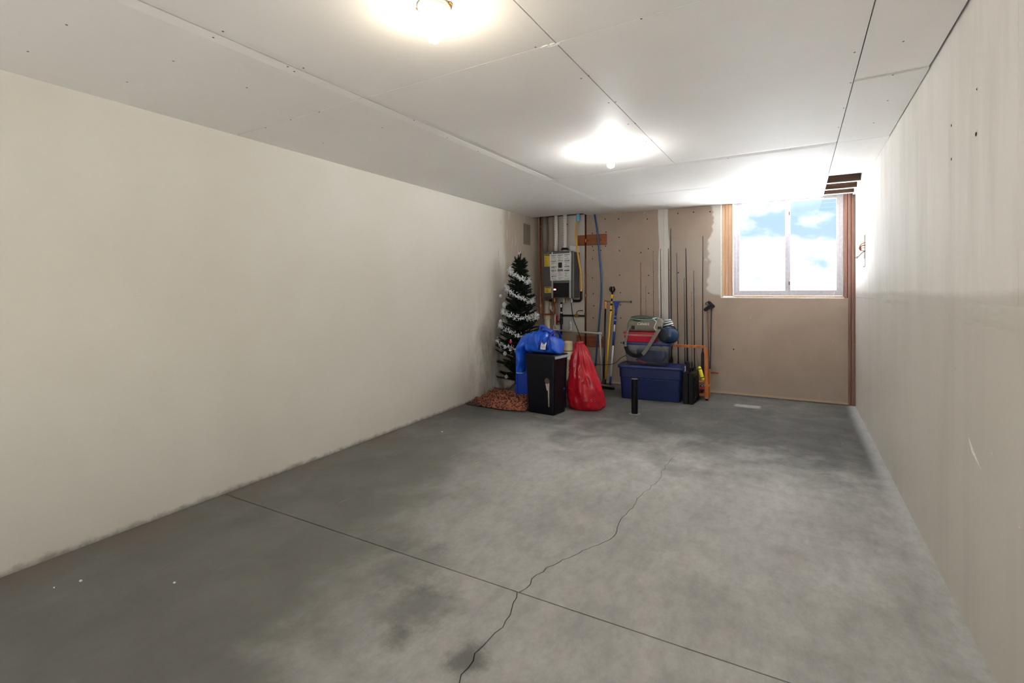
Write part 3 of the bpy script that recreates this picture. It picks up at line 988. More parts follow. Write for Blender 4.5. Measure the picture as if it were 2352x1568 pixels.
def bend(pts, r=0.03, n=5):
    """round the corners of a polyline"""
    P = [Vector(p) for p in pts]
    out = [P[0]]
    for a, b, c in zip(P[:-2], P[1:-1], P[2:]):
        u = (a - b).normalized(); v = (c - b).normalized()
        q0, q1 = b + u * r, b + v * r
        for k in range(n + 1):
            t = k / n
            out.append(q0 * (1 - t) ** 2 + b * 2 * t * (1 - t) + q1 * t * t)
    out.append(P[-1])
    return out

def build_plumbing():
    Z = Vector((0, 0, 1))
    up = 2.52
    # copper loop left of the heater
    a = wp(1241, 520, 0.108); b = wp(1243, 721, 0.108); c = wp(1272, 721, 0.108); d = wp(1272, 688, 0.108)
    x = a.x
    pipe('copper_pipe', bend([(x, a.y, up), (x + 0.004, a.y, b.z), (c.x, a.y, b.z), (c.x, a.y, 1.17)], 0.03), 0.012, M['copper'],
         'copper pipe dropping from ceiling and looping under heater at its left', 'pipe', None,
         [((x, a.y, 2.27), Z, 0.016, 0.03, M['brass']), ((x + 0.003, a.y, 1.09), Z, 0.016, 0.04, M['brass'])])
    # tarnished copper on the right
    a = wp(1345, 505, 0.025)
    zb = 0.30
    pipe('copper_pipe', [(a.x, a.y, up), (a.x, a.y, zb)], 0.0115, M['old_copper'], 'tarnished brown copper pipe running down wall right of heater', 'pipe', None,
         [((a.x, a.y, wp(1346, 553).z), Z, 0.016, 0.05, M['copper']), ((a.x, a.y, wp(1346, 722).z), Z, 0.016, 0.05, M['old_copper']), ((a.x, a.y, wp(1346, 678).z), Z, 0.015, 0.03, M['copper'])])
    # shut-off branch
    bz = wp(1300, 724).z
    x0 = wp(1292, 724).x
    r = pipe('shutoff_branch', [(x0, a.y, bz), (a.x - 0.012, a.y, bz)], 0.014, M['iron'], 'dark horizontal pipe with lever valve under the heater', 'pipe', None,
             [((wp(1326, 724).x, a.y, bz), (1, 0, 0), 0.022, 0.06, M['brass'])])
    lx = wp(1326, 724).x - x0
    MB().tube([(lx, 0, 0.02), (lx, -0.005, 0.05), (lx + 0.03, -0.008, 0.075), (lx + 0.10, -0.008, 0.077)], [0.007, 0.005, 0.005, 0.007], 8).build('lever', M['iron'], r)
    # dark riser from heater to the cream tank
    rx = wp(1291, 700).x
    r = pipe('iron_riser', [(rx, a.y - 0.002, 1.14), (rx, a.y - 0.002, bz + 0.02), (rx, a.y - 0.002, 0.66)], 0.0135, M['iron'], 'dark iron riser below heater ending at cream tank', 'pipe', None,
             [((rx, a.y, bz), Z, 0.021, 0.06, M['iron']), ((rx, a.y, 1.09), Z, 0.019, 0.05, M['silver']), ((rx, a.y, 0.86), Z, 0.024, 0.09, M['iron']), ((rx, a.y, 0.98), Z, 0.018, 0.04, M['silver'])])
    MB().box(-0.075, -0.055, -0.02, -0.012, -0.32, -0.20).build('red_lever', M['reel_red'], r)
    MB().tube([(-0.06, -0.015, -0.28), (0, 0, -0.29)], 0.008, 8).build('valve_stem', M['iron'], r)
    # silver connector with trap left below heater
    sx = wp(1265, 690, 0.09)
    pipe('drain_connector', [(sx.x, sx.y, 1.205), (sx.x, sx.y, 1.08), (sx.x + 0.01, sx.y, 1.03), (sx.x + 0.05, sx.y, 0.99)], [0.011, 0.011, 0.014, 0.014], M['silver'],
         'short silver connector hanging under left side of heater', 'pipe', None, [((sx.x, sx.y, 1.165), Z, 0.021, 0.035, M['black']), ((sx.x, sx.y, 1.06), Z, 0.019, 0.05, M['pvc'])])
    # wide grey duct behind, running down into a cream sewer pipe with hub
    dx = wp(1252, 560).x + 0.03
    dx = xleft(YB) + 0.145
    pipe('vent_duct', [(dx, YB - 0.055, 2.50), (dx, YB - 0.055, 1.90)], 0.045, M['duct'], 'wide grey duct above left edge of heater in corner', 'duct', None, (), 20)
    sx2 = wp(1257, 740, 0.047)
    pipe('sewer_pipe', [(sx2.x, sx2.y, 1.16), (sx2.x, sx2.y, 0.05)], 0.045, M['old_pvc'], 'wide cream sewer pipe standing below left of heater', 'pipe', None,
         [((sx2.x, sx2.y, 0.93), Z, 0.052, 0.09, M['old_pvc'])], 20)
    # two white flue pipes
    for px, lab, z1, xx in ((1267, 'white plastic flue pipe left of its twin above heater', 1.876, hx - 0.085), (1289, 'white plastic flue pipe into black collar above heater', 1.92, hx + 0.055)):
        r = pipe('flue_pipe', [(xx, hy, 2.54), (xx, hy, z1)], 0.030, M['pvc'], lab, 'pipe', 'white flue pipes above the heater', (), 18)
        m = MB()
        for k in range(16):
            zz = -0.06 - k * 0.034
            m.box(-0.012, -0.007, -0.0305, -0.0285, zz, zz + 0.018)
        m.build('pipe_print', M['grey_ink'], r)
    # yellow gas hose with cyan taped top, brass end and dark elbow at the heater
    g0 = at(1327, 505, hy - 0.02)
    pts = [at(px, py, YB - d) for px, py, d in ((1328, 502, 0.10), (1324, 520, 0.11), (1323, 548, 0.12), (1328, 590, 0.12), (1334, 630, 0.11), (1335, 664, 0.09))]
    sp = smooth_path([(pts[0].x, pts[0].y, 2.50)] + pts, 6)
    gx, gy, gz = pts[-1]
    r = pipe('gas_hose', sp, 0.0125, M['gas_yellow'], 'yellow corrugated gas hose curving past right side of heater', 'hose', None,
             [(at(1328, 500, YB - 0.10), Z, 0.026, 0.10, M['cyan_tape']), ((gx, gy, gz - 0.01), Z, 0.018, 0.05, M['brass'])])
    o = Vector(sp[0])
    el = bend([(gx, gy, gz - 0.03), (gx, gy, gz - 0.17), (gx - 0.16, gy, gz - 0.17)], 0.05)
    MB().tube([Vector(p) - o for p in el], 0.019, 12).build('elbow', M['iron'], r, smooth=True)
    # blue tube hanging down the wall
    sp = smooth_path([at(px, py, YB - 0.033) for px, py in ((1365, 488), (1367, 502), (1373, 540), (1378, 600), (1381, 640), (1380, 690), (1376, 740), (1371, 800), (1368, 840))], 8)
    b = sp[0]
    o = MB().tube([p - b for p in sp], 0.0125, 12).build('water_tube', M['blue_pex'], None, smooth=True)
    o.location = b
    tag(o, 'blue flexible tube bowing down the wall beside copper pipe', 'tube')
    # thin condensate line: horizontal white pipe then down
    p0 = wp(1282, 758, 0.063); p1 = wp(1378, 764, 0.063)
    y = p0.y
    pipe('drain_pipe', bend([(p0.x, y, p0.z), (p1.x, y, p1.z - 0.01), (p1.x + 0.03, y, 0.02)], 0.02, 4), 0.013, M['pvc'], 'thin white plastic drain pipe crossing wall then dropping to floor', 'pipe', None,
         [((p1.x, y, p1.z - 0.008), (1, 0, 0), 0.018, 0.05, M['pvc']), ((p1.x + 0.004, y, p1.z - 0.06), Z, 0.018, 0.05, M['pvc'])])
    # stub with a printed white box
    bx = wp(1275, 750, 0.06)
    r = empty('condensate_pump', (bx.x, bx.y, bx.z - 0.05), 0, 'small white box with printing beside wide cream sewer pipe', 'box')
    MB().box(-0.02, 0.07, -0.03, 0.045, 0, 0.075).build('body', M['pvc'], r, bevel=0.006)
    m = MB()
    for k in range(3):
        m.box(-0.008, 0.04 - 0.01 * k, -0.0312, -0.0295, 0.02 + 0.017 * k, 0.027 + 0.017 * k)
    m.build('box_print', M['reel_red'], r)
    MB().tube([(-0.005, 0.005, 0.075), (-0.005, 0.005, 0.24)], 0.009, 10).build('inlet_stub', M['pvc'], r)
    # hanging caulk cartridge
    cx = wp(1309, 745, 0.085)
    r = empty('caulk_cartridge', (cx.x, cx.y, wp(1309, 757).z), 0, 'white caulking cartridge with nozzle standing on the drain pipe', 'cartridge')
    r.location.z = p0.z + 0.002
    r.location.y = y
    MB().lathe([(0.022, 0), (0.024, 0.006), (0.024, 0.13), (0.018, 0.14)], n=16).build('tube', M['caulk'], r, smooth=False)
    MB().lathe([(0.009, 0.138), (0.004, 0.185)], n=10).build('nozzle', M['caulk'], r, smooth=True)
    m = MB()
    for k in range(4): m.box(-0.014, 0.012, -0.0246, -0.0228, 0.03 + 0.02 * k, 0.038 + 0.02 * k)
    m.build('cartridge_print', M['grey_ink'], r)
    # cream expansion tank behind bins
    tx = wp(1304, 790, 0.10)
    r = empty('expansion_tank', (tx.x, tx.y, 0.0), 0, 'cream cylindrical tank standing behind the black bin', 'tank')
    MB().lathe([(0.02, 0.004), (0.075, 0.012), (0.08, 0.04), (0.08, 0.30), (0.084, 0.305), (0.084, 0.325), (0.08, 0.33), (0.08, 0.54), (0.07, 0.575), (0.02, 0.585)], n=24).build('shell', M['tank'], r, smooth=True)
    MB().lathe([(0.082, 0.436), (0.0825, 0.44), (0.082, 0.446)], n=24).build('seam_band', M['iron'], r)
    MB().lathe([(0.017, 0.58), (0.017, 0.62)], n=10).build('neck', M['brass'], r)
    # diagonal dark cable from the branch to the floor
    cab = smooth_path([wp(px, py, 0.085) for px, py in ((1308, 640), (1312, 690), (1316, 728), (1326, 755), (1336, 785), (1345, 815), (1350, 835))], 5)
    o = MB().tube([p - cab[0] for p in cab], 0.006, 8).build('cable', M['iron'], None, smooth=True)
    o.location = cab[0]
    tag(o, 'thin dark cable hanging diagonally below the heater', 'cable')
    cab = smooth_path([at(px, py, YB - d) for px, py, d in ((1350, 830, 0.03), (1370, 836, 0.2), (1392, 837, 0.36), (1412, 834, 0.35), (1426, 822, 0.3), (1440, 815, 0.28))], 6)
    o = MB().tube([p - cab[0] for p in cab], 0.004, 6).build('cable', M['black_soft'], None, smooth=True)
    o.location = cab[0]
    tag(o, 'black cord sagging across the pole handles to the blue tote', 'cable')
    # paper tucked behind the heater
    q = MB().sheet(lambda u, v: (0.15 * u, -0.01 - 0.02 * v, 0.09 * v - 0.045 * u + 0.03 * u * u), 5, 4).build('manual', M['paper'], None, solid=0.004)
    pq = wp(1298, 575, 0.06); q.location = (hx + 0.115, YB - 0.07, hz + 0.012)
    tag(q, 'grey folded paper manual tucked on top of heater', 'manual')
build_plumbing()

def wall_board(px0, px1, py0, py1, label):
    a, b = wp(px0, (py0 + py1) / 2), wp(px1, (py0 + py1) / 2)
    za, zb = wp((px0 + px1) / 2, py1).z, wp((px0 + px1) / 2, py0).z
    r = empty('backing_board', ((a.x + b.x) / 2, YB, za), 0, label, 'board', 'brown boards screwed to the end wall')
    w = (b.x - a.x) / 2
    MB().box(-w, w, -0.018, -0.0005, 0, zb - za).build('plank', M['board'], r, bevel=0.002)
    for x in (-w * 0.3, w * 0.62):
        MB().lathe([(0.009, -0.018), (0.009, -0.020), (0.002, -0.0205)], (x, 0, (zb - za) * 0.45), 8, 'y').build('screw', M['screw'], r)
wall_board(1328, 1394, 539, 563, 'reddish brown board screwed high on wall right of heater')
wall_board(1325, 1391, 771, 796, 'reddish brown board screwed low on wall behind red bag')

# ------------------------------------------------------------------ long-handled tools leaning on the wall
def segs(root, p0, p1, parts):
    """straight pole from p0 to p1 made of (t0, t1, radius, material, name)"""
    p0, p1 = Vector(p0), Vector(p1)
    for t0, t1, r, mm, nm in parts:
        MB().tube([p0.lerp(p1, t0), p0.lerp(p1, t1)], r, 12).build(nm, mm, root, smooth=True)

def build_tools():
    # push broom: head on the floor, black shaft, orange grip
    b = at(1386, 893, 6.55); b.z = 0.0
    r = empty('push_broom', b, 0, 'push broom with dark shaft, orange grip and wide black head', 'broom')
    top = at(1391, 690, YB - 0.055) - b
    segs(r, (0, 0, 0.05), top, ((0, 0.9, 0.0125, M['pole_black'], 'shaft'), (0.895, 0.99, 0.0135, M['pole_orange'], 'grip'), (0.985, 1.0, 0.015, M['board'], 'grip_cap')))
    MB().quadbox([(-0.10, -0.06, 0.0), (0.17, -0.10, 0.0), (0.17, -0.03, 0), (-0.10, 0.03, 0), (-0.09, -0.05, 0.035), (0.16, -0.085, 0.035), (0.16, -0.04, 0.035), (-0.09, 0.02, 0.035)]).build('bristles', M['black_soft'], r)
    MB().quadbox([(-0.10, -0.06, 0.035), (0.17, -0.095, 0.035), (0.17, -0.03, 0.035), (-0.10, 0.03, 0.035), (-0.10, -0.06, 0.048), (0.17, -0.095, 0.048), (0.17, -0.03, 0.048), (-0.10, 0.03, 0.048)]).build('head', M['grey_rubber'], r)
    MB().tube([(0, 0, 0.045), Vector((0, 0, 0.05)).lerp(top, 0.06)], [0.024, 0.014], 10).build('socket', M['black'], r)
    # yellow pole with a claw
    b = at(1389, 890, 6.50); b.z = 0.0
    b = Vector((at(1389, 893, 6.64).x, 6.64, 0.0))
    r = empty('bulb_changing_pole', b, 0, 'yellow telescopic pole topped by black wire claw', 'pole')
    top = at(1406.5, 672, YB - 0.03) - b
    p0 = Vector((0, 0, 0.004))
    segs(r, p0, top, ((0.0, 0.07, 0.015, M['black'], 'foot_grip'), (0.07, 0.87, 0.0125, M['pole_yellow'], 'shaft'), (0.80, 0.815, 0.0145, M['black'], 'collar'), (0.86, 0.88, 0.0145, M['black'], 'collar'),
                      (0.88, 0.905, 0.013, M['pole_yellow'], 'shaft_end'), (0.905, 0.935, 0.011, M['black'], 'joint'), (0.935, 0.98, 0.014, M['pole_yellow'], 'socket'), (0.975, 1.0, 0.013, M['black'], 'hub')))
    for k in range(7):
        a = 2 * PI * k / 7
        c, s = math.cos(a), math.sin(a)
        MB().tube([top, top + Vector((0.03 * c, 0.012 * s - 0.005, 0.02)), top + Vector((0.042 * c, 0.018 * s - 0.01, 0.05)), top + Vector((0.026 * c, 0.012 * s - 0.01, 0.085))], [0.004, 0.005, 0.006, 0.005], 6).build('claw_finger', M['black'], r)
    # squeegee upside down
    b = Vector((at(1401, 885, 6.70).x, 6.70, 0.0))
    r = empty('squeegee', b, 0, 'window squeegee on blue and white pole with blade up', 'squeegee')
    top = at(1416, 693, YB - 0.022) - b
    p0 = Vector((0, 0, 0.004))
    segs(r, p0, top, ((0.0, 0.11, 0.0155, M['pole_blue'], 'foot_grip'), (0.11, 0.475, 0.0125, M['pole_white'], 'shaft'), (0.475, 0.64, 0.0145, M['pole_blue'], 'middle_grip'), (0.64, 0.725, 0.0125, M['pole_white'], 'shaft'),
                      (0.725, 0.775, 0.016, M['pole_blue'], 'lock'), (0.775, 0.783, 0.0165, M['pole_white'], 'ring'), (0.783, 0.82, 0.015, M['pole_blue'], 'lock'), (0.82, 0.826, 0.016, M['pole_white'], 'ring'), (0.826, 0.93, 0.013, M['pole_blue'], 'neck')))
    d = (top - p0).normalized()
    nk = p0.lerp(top, 0.92)
    MB().loft([[nk + Vector((-0.016, -0.012, 0)), nk + Vector((0.016, -0.012, 0)), nk + Vector((0.016, 0.012, 0)), nk + Vector((-0.016, 0.012, 0))],
               [top + Vector((-0.03, -0.012, -0.03)), top + Vector((0.03, -0.012, -0.03)), top + Vector((0.03, 0.010, -0.03)), top + Vector((-0.03, 0.010, -0.03))],
               [top + Vector((-0.055, -0.010, 0)), top + Vector((0.055, -0.010, 0)), top + Vector((0.055, 0.008, 0)), top + Vector((-0.055, 0.008, 0))]]).build('blade_holder', M['pole_blue'], r)
    MB().box(top.x - 0.17, top.x + 0.21, top.y - 0.008, top.y + 0.006, top.z - 0.006, top.z + 0.012).build('blade', M['grey_rubber'], r)
    MB().box(top.x + 0.20, top.x + 0.214, top.y - 0.010, top.y + 0.008, top.z - 0.010, top.z + 0.015).build('blade_cap', M['black'], r)
build_tools()

# ------------------------------------------------------------------ bins and bags
def rounded_rect(w, d, r, n=5):
    pts = []
    for cx, cy, a0 in ((w / 2 - r, d / 2 - r, 0), (-w / 2 + r, d / 2 - r, PI / 2), (-w / 2 + r, -d / 2 + r, PI), (w / 2 - r, -d / 2 + r, 1.5 * PI)):
        for k in range(n + 1):
            a = a0 + PI / 2 * k / n
            pts.append((cx + r * math.cos(a), cy + r * math.sin(a)))
    return pts

def rr_loft(m, levels):
    """levels: (w, d, r, z[, cx, cy])"""
    rings = []
    for lv in levels:
        cx, cy = (lv[4], lv[5]) if len(lv) > 4 else (0, 0)
        rings.append([(x + cx, y + cy, lv[3]) for x, y in rounded_rect(lv[0], lv[1], lv[2])])
    return m.loft(rings)

def build_black_bin():
    c = Vector((-2.362, 4.945, 0))
    rz = math.atan2(-0.036, 0.324)
    r = empty('trash_bin', c, rz, 'tall black plastic bin with lid under the blue bag', 'bin')
    w, d, h = 0.365, 0.29, 0.60
    m = MB()
    rr_loft(m, [(w - 0.05, d - 0.05, 0.02, 0.0), (w - 0.04, d - 0.04, 0.02, 0.012), (w, d, 0.022, h)])
    m.build('body', M['black_bin'], r, bevel=0.002)
    m = MB()
    rr_loft(m, [(w + 0.012, d + 0.012, 0.024, h - 0.012), (w + 0.016, d + 0.016, 0.024, h + 0.016), (w - 0.0, d - 0.0, 0.022, h + 0.032), (w - 0.06, d - 0.06, 0.02, h + 0.034)])
    lid = m.build('lid', M['black_bin'], r)
    # pale edge strip on the right side of the lid
    MB().box(w / 2 + 0.007, w / 2 + 0.013, -d / 2 + 0.0, d / 2, h - 0.006, h + 0.022).build('edge_strip', M['latch'], lid, bevel=0.002)
    MB().box(w / 2 - 0.01, w / 2 + 0.001, -d / 2 + 0.03, -d / 2 + 0.04, 0.05, h - 0.03).build('rib', M['black_bin'], r)
    MB().box(w / 2 - 0.008, w / 2 + 0.002, d / 2 - 0.05, d / 2 - 0.04, 0.05, h - 0.03).build('rib', M['black_bin'], r)
    # scuffed sticker remains at the front right edge
    m = MB()
    rr = random.Random(5)
    def blob(pts, y):
        vs = [m.bm.verts.new((x, y, z)) for x, z in pts]
        m.bm.faces.new(vs)
    yb = -d / 2 + 0.003
    def tp(z): return yb + (1 - z / h) * 0.02 - 0.0052
    blob2 = [[(0.11, tp(z) , z) for z in ()]]
    m.quadbox([(0.085, tp(.26), 0.26), (0.115, tp(.26), 0.255), (0.115, tp(.26) + 0.003, 0.255), (0.085, tp(.26) + 0.003, 0.26), (0.07, tp(.33), 0.33), (0.118, tp(.34), 0.345), (0.118, tp(.34) + 0.003, 0.345), (0.07, tp(.33) + 0.003, 0.33)])
    m.quadbox([(0.103, tp(.09), 0.09), (0.112, tp(.09), 0.088), (0.112, tp(.09) + 0.003, 0.088), (0.103, tp(.09) + 0.003, 0.09), (0.098, tp(.26), 0.26), (0.115, tp(.26), 0.258), (0.115, tp(.26) + 0.003, 0.258), (0.098, tp(.26) + 0.003, 0.26)])
    m.build('torn_sticker', mat('torn_paper', srgb(176, 160, 152), 0.8, 0, 0.3, 60), r)
    MB().lathe([(0.03, 0.0), (0.032, 0.002), (0.002, 0.004)], (0.09, tp(.36) - 0.0, 0.36), 10, 'y').build('dark_stain', mat('brown_stain', srgb(78, 62, 56), 0.8, 0, 0.3, 60), r)
    MB().ellipsoid((w / 2 + 0.002, 0.06, 0.26), 0.008, 0.012, 0.012, 8, 6).build('blue_knob', M['blue_bin'], r)
build_black_bin()

def build_blue_bin():
    c = Vector((-2.715, 5.275, 0))
    r = empty('recycling_bin', c, 0.0, 'bright blue upright bin half hidden behind the black bin', 'bin')
    m = MB()
    rr_loft(m, [(0.25, 0.24, 0.02, 0.0), (0.26, 0.25, 0.02, 0.01), (0.28, 0.27, 0.02, 0.58)])
    m.build('body', M['blue_bin'], r)
    m = MB()
    rr_loft(m, [(0.295, 0.285, 0.02, 0.565), (0.295, 0.285, 0.02, 0.595), (0.26, 0.25, 0.02, 0.598)])
    m.build('rim', M['blue_bin'], r)
    MB().box(-0.137, -0.125, -0.138, -0.128, 0.02, 0.57).build('corner_rib', M['blue_bin'], r)
build_blue_bin()

def wrinkle(p, s, amp, seed):
    v = Vector(p) * s + Vector((seed, seed * 0.7, seed * 1.3))
    return amp * (mnoise.noise(v) + 0.5 * abs(mnoise.noise(v * 2.3)))

def build_blue_bag():
    r = empty('shopping_bag', (-2.40, 4.95, 0.636), -0.11, 'shiny blue woven plastic bag lying on the black bin', 'bag')
    # body: loft along x, slumped over the lid
    rings = []
    N, K = 26, 28
    for i in range(N + 1):
        t = i / N
        x = -0.215 + 0.43 * t
        end = max(0.0, 1 - abs(2 * t - 1) ** 3.4) ** 0.5
        hgt = 0.225 * end * (0.86 + 0.14 * math.sin(PI * min(1, t * 1.1))) + 0.01
        dep = 0.128 * end + 0.012
        ring = []
        for k in range(K):
            a = 2 * PI * k / K
            c, s = math.cos(a), math.sin(a)
            y = dep * math.copysign(abs(c) ** 0.75, c)
            z = hgt * 0.5 * (1 + math.copysign(abs(s) ** 0.8, s))
            p = Vector((x, y, z))
            fold = 0.010 * math.sin(9 * t * PI + 2.2 * s) * end
            w = wrinkle(p, 11, 0.030, 2) + wrinkle(p, 26, 0.010, 6) + fold
            y += w * c
            z += (w * s) if s > -0.5 else 0
            z = max(0.001, z)
            ring.append((x + 0.5 * w, y, z))
        rings.append(ring)
    MB().loft(rings).build('bag_body', M['bluebag'], r, smooth=True, subsurf=1)
    # mouth of the bag hanging down over the left edge of the bin
    path = [(-0.10, 0.0, 0.125, 0.085, 0.105), (-0.175, -0.005, 0.12, 0.075, 0.115), (-0.235, -0.015, 0.075, 0.055, 0.112), (-0.262, -0.022, 0.0, 0.036, 0.100),
            (-0.268, -0.025, -0.08, 0.028, 0.090), (-0.270, -0.028, -0.16, 0.024, 0.086), (-0.272, -0.030, -0.235, 0.022, 0.084)]
    rings = []
    P = smooth_path([p[:3] for p in path], 5)
    n = len(P)
    for i, p in enumerate(P):
        f = i / (n - 1) * (len(path) - 1)
        a = min(len(path) - 2, int(f)); t = f - a
        th = path[a][3] * (1 - t) + path[a + 1][3] * t
        wd = path[a][4] * (1 - t) + path[a + 1][4] * t
        d = (P[min(i + 1, n - 1)] - P[max(i - 1, 0)]).normalized()
        nrm = d.cross(Vector((0, 1, 0))).normalized()
        ring = []
        for k in range(26):
            an = 2 * PI * k / 26
            c, q = math.cos(an), math.sin(an)
            w = wrinkle((p.x + c * 0.1, p.y + q * 0.1, p.z), 12, 0.020, 5) + 0.006 * math.sin(3 * an + i * 0.5)
            ring.append(p + nrm * (th + w) * c + Vector((0, 1, 0)) * (wd + w) * q)
        rings.append(ring)
    m = MB(); m.loft(rings)
    fl = m.build('hanging_mouth', M['bluebag'], r, smooth=True, subsurf=1)
    MB().tube(rings[-1] + rings[-1][:1], 0.006, 6).build('mouth_hem', M['pale_hem'], fl, smooth=True)
    # straps with knot on top
    def arc(x, off):
        pts = []
        for k in range(13):
            a = PI * (0.02 + 0.96 * k / 12)
            pts.append((x + off * math.sin(a), -0.145 * math.cos(a) * 1.02, 0.016 + 0.222 * math.sin(a) ** 0.7))
        return pts
    for x in (0.04, 0.135):
        m = MB()
        P = [Vector(p) for p in arc(x, 0.01)]
        m.loft([[p + Vector((-0.016, 0, 0)), p + Vector((0.016, 0, 0)), p + Vector((0.016, 0.002, 0.005)), p + Vector((-0.016, 0.002, 0.005))] for p in P])
        m.build('strap', M['bluebag_dark'], r, smooth=True)
    for k, (a, b, c, d) in enumerate((((-0.03, -0.03, 0.22), (-0.01, -0.04, 0.29), (0.03, -0.02, 0.275), (0.06, 0, 0.22)), ((0.10, 0.01, 0.21), (0.05, -0.02, 0.265), (0.0, -0.03, 0.282), (-0.04, 0.0, 0.255)), ((0.02, -0.05, 0.22), (0.04, -0.06, 0.255), (0.09, -0.05, 0.245), (0.15, -0.03, 0.20)))):
        MB().tube(smooth_path([a, b, c, d], 5), 0.014, 8).build('handle', M['bluebag_dark'], r, smooth=True)
    # white label with blue emblem
    lb = empty('label_tag_pivot') if False else None
    m = MB().sheet(lambda u, v: (0.058 + 0.062 * u, -0.158 + 0.045 * v * v - 0.001, 0.055 + 0.088 * v), 3, 4)
    lab = m.build('label', M['white_print'], r, solid=0.002)
    m = MB()
    def lq(u0, u1, v0, v1):
        P = lambda u, v: (0.058 + 0.062 * u, -0.1605 + 0.045 * v * v, 0.055 + 0.088 * v)
        m.bm.faces.new([m.bm.verts.new(P(*q)) for q in ((u0, v0), (u1, v0), (u1, v1), (u0, v1))])
    lq(0.2, 0.5, 0.78, 0.84); lq(0.2, 0.3, 0.58, 0.78); lq(0.3, 0.72, 0.56, 0.62); lq(0.42, 0.78, 0.64, 0.72)
    for k in range(3):
        for q in range(4):
            lq(0.12 + q * 0.2, 0.25 + q * 0.2, 0.12 + k * 0.13, 0.19 + k * 0.13)
    m.build('emblem', M['pole_blue'], lab)
build_blue_bag()

def build_red_bag():
    r = empty('plastic_bag', (-2.045, 5.30, 0), 0.25, 'crumpled red plastic bag standing on floor beside black bin', 'bag')
    rings = []
    N, K = 44, 64
    for i in range(N + 1):
        t = i / N
        z = 0.72 * t
        # radii: slumped belly, gathered top
        prof = [(0, 0.165), (0.04, 0.185), (0.15, 0.190), (0.32, 0.178), (0.5, 0.150), (0.68, 0.115), (0.82, 0.085), (0.93, 0.055), (1, 0.036)]
        for (a, ra), (b, rb) in zip(prof[:-1], prof[1:]):
            if a <= t <= b:
                rad = ra + (rb - ra) * (t - a) / (b - a)
                break
        cx = -0.075 * t ** 1.2
        cy = -0.02 * t
        ring = []
        for k in range(K):
            an = 2 * PI * k / K
            pleat = math.sin(8 * an + 3 * math.sin(3.2 * t)) * (0.006 + 0.03 * t * (1 - t)) + math.sin(15 * an + 7 * t) * 0.005
            c, s = math.cos(an), math.sin(an)
            q = Vector((c * 1.2, s * 1.2, z * 2.2))
            w = pleat + wrinkle(q, 2.4, 0.024, 7) + wrinkle(q, 6, 0.014, 3)
            if t < 0.04: w *= t / 0.04
            rr_ = rad + w
            ring.append((cx + rr_ * 1.02 * c, cy + rr_ * 0.78 * s, z + (0.008 * math.sin(6 * an) if t > 0.9 else 0)))
        rings.append(ring)
    MB().loft(rings).build('bag_film', M['redbag'], r, smooth=True)
    MB().tube(smooth_path([(-0.11, -0.05, 0.66), (-0.095, -0.075, 0.60), (-0.10, -0.105, 0.50), (-0.105, -0.125, 0.40)], 6), 0.005, 6).build('drawstring', mat('pink_cord', srgb(236, 130, 150), 0.3), r, smooth=True)
    for k in range(4):
        a = k * 1.5
        MB().loft([[Vector((-0.085 + 0.02 * math.cos(a) + dx, -0.02 + 0.02 * math.sin(a), z)) for dx, z in ((-0.02, 0.70), (0.02, 0.70))] + [Vector((-0.085 + 0.03 * math.cos(a) + dx, -0.02 + 0.03 * math.sin(a) + 0.006, 0.70)) for dx in (0.02, -0.02)],
                   [Vector((-0.085 + 0.035 * math.cos(a) + dx, -0.02 + 0.035 * math.sin(a) + dy, 0.745 - 0.01 * k)) for dx, dy in ((-0.025, 0), (0.025, 0.005), (0.025, 0.011), (-0.025, 0.006))]]).build('gathered_end', M['redbag'], r)
    # white squiggle printed low on the side
    pts = [(0.06 + 0.008 * k, -0.128 + 0.0035 * k - 0.006, 0.115 + 0.012 * math.sin(k * 1.9)) for k in range(9)]
    MB().tube(smooth_path(pts, 4), 0.0025, 6).build('print_mark', M['white_print'], r)
build_red_bag()

# ------------------------------------------------------------------ floor pipe
r = empty('floor_pipe', (-1.505, 5.318, 0), 0, 'short black pipe stub standing upright in the concrete floor', 'pipe')
MB().lathe([(0.034, 0.0), (0.034, 0.368), (0.031, 0.372), (0.024, 0.372), (0.024, 0.33)], n=20).build('tube', M['iron_pipe'], r, smooth=False)
MB().lathe([(0.0335, 0.369), (0.030, 0.3745), (0.0245, 0.3745), (0.0245, 0.370)], n=20).build('dusty_rim', M['pipe_dust'], r)
m = MB()
m.lathe([(0.062, 0.0005), (0.045, 0.003), (0.036, 0.004)], n=18)
m.build('mortar_collar', mat('pale_mortar', srgb(140, 138, 134), 0.9, 0, 0.2, 40), r)

# ------------------------------------------------------------------ totes stacked by the rods
def tote(name, loc, rz, w, d, h, lidh, body, lidm, label, lipw=0.03, taper=0.06, lid=True, extra=None):
    r = empty(name, loc, rz, label, 'tote')
    m = MB()
    rr_loft(m, [(w - taper, d - taper, 0.03, 0.0), (w - taper + 0.006, d - taper + 0.006, 0.032, 0.008), (w - 0.02, d - 0.02, 0.035, h * 0.66), (w - 0.008, d - 0.008, 0.036, h * 0.67), (w, d, 0.036, h - 0.012)])
    m.build('body', body, r, smooth=False, bevel=0.0015)
    if lid:
        m = MB()
        rr_loft(m, [(w + lipw, d + lipw, 0.045, h - 0.02), (w + lipw + 0.006, d + lipw + 0.006, 0.046, h - 0.004), (w + lipw, d + lipw, 0.045, h + lidh * 0.5), (w - 0.02, d - 0.02, 0.04, h + lidh * 0.55), (w - 0.06, d - 0.06, 0.035, h + lidh * 0.3), (w - 0.08, d - 0.08, 0.03, h + lidh * 0.3)])
        L = m.build('lid', lidm, r)
        return r, L
    return r, None

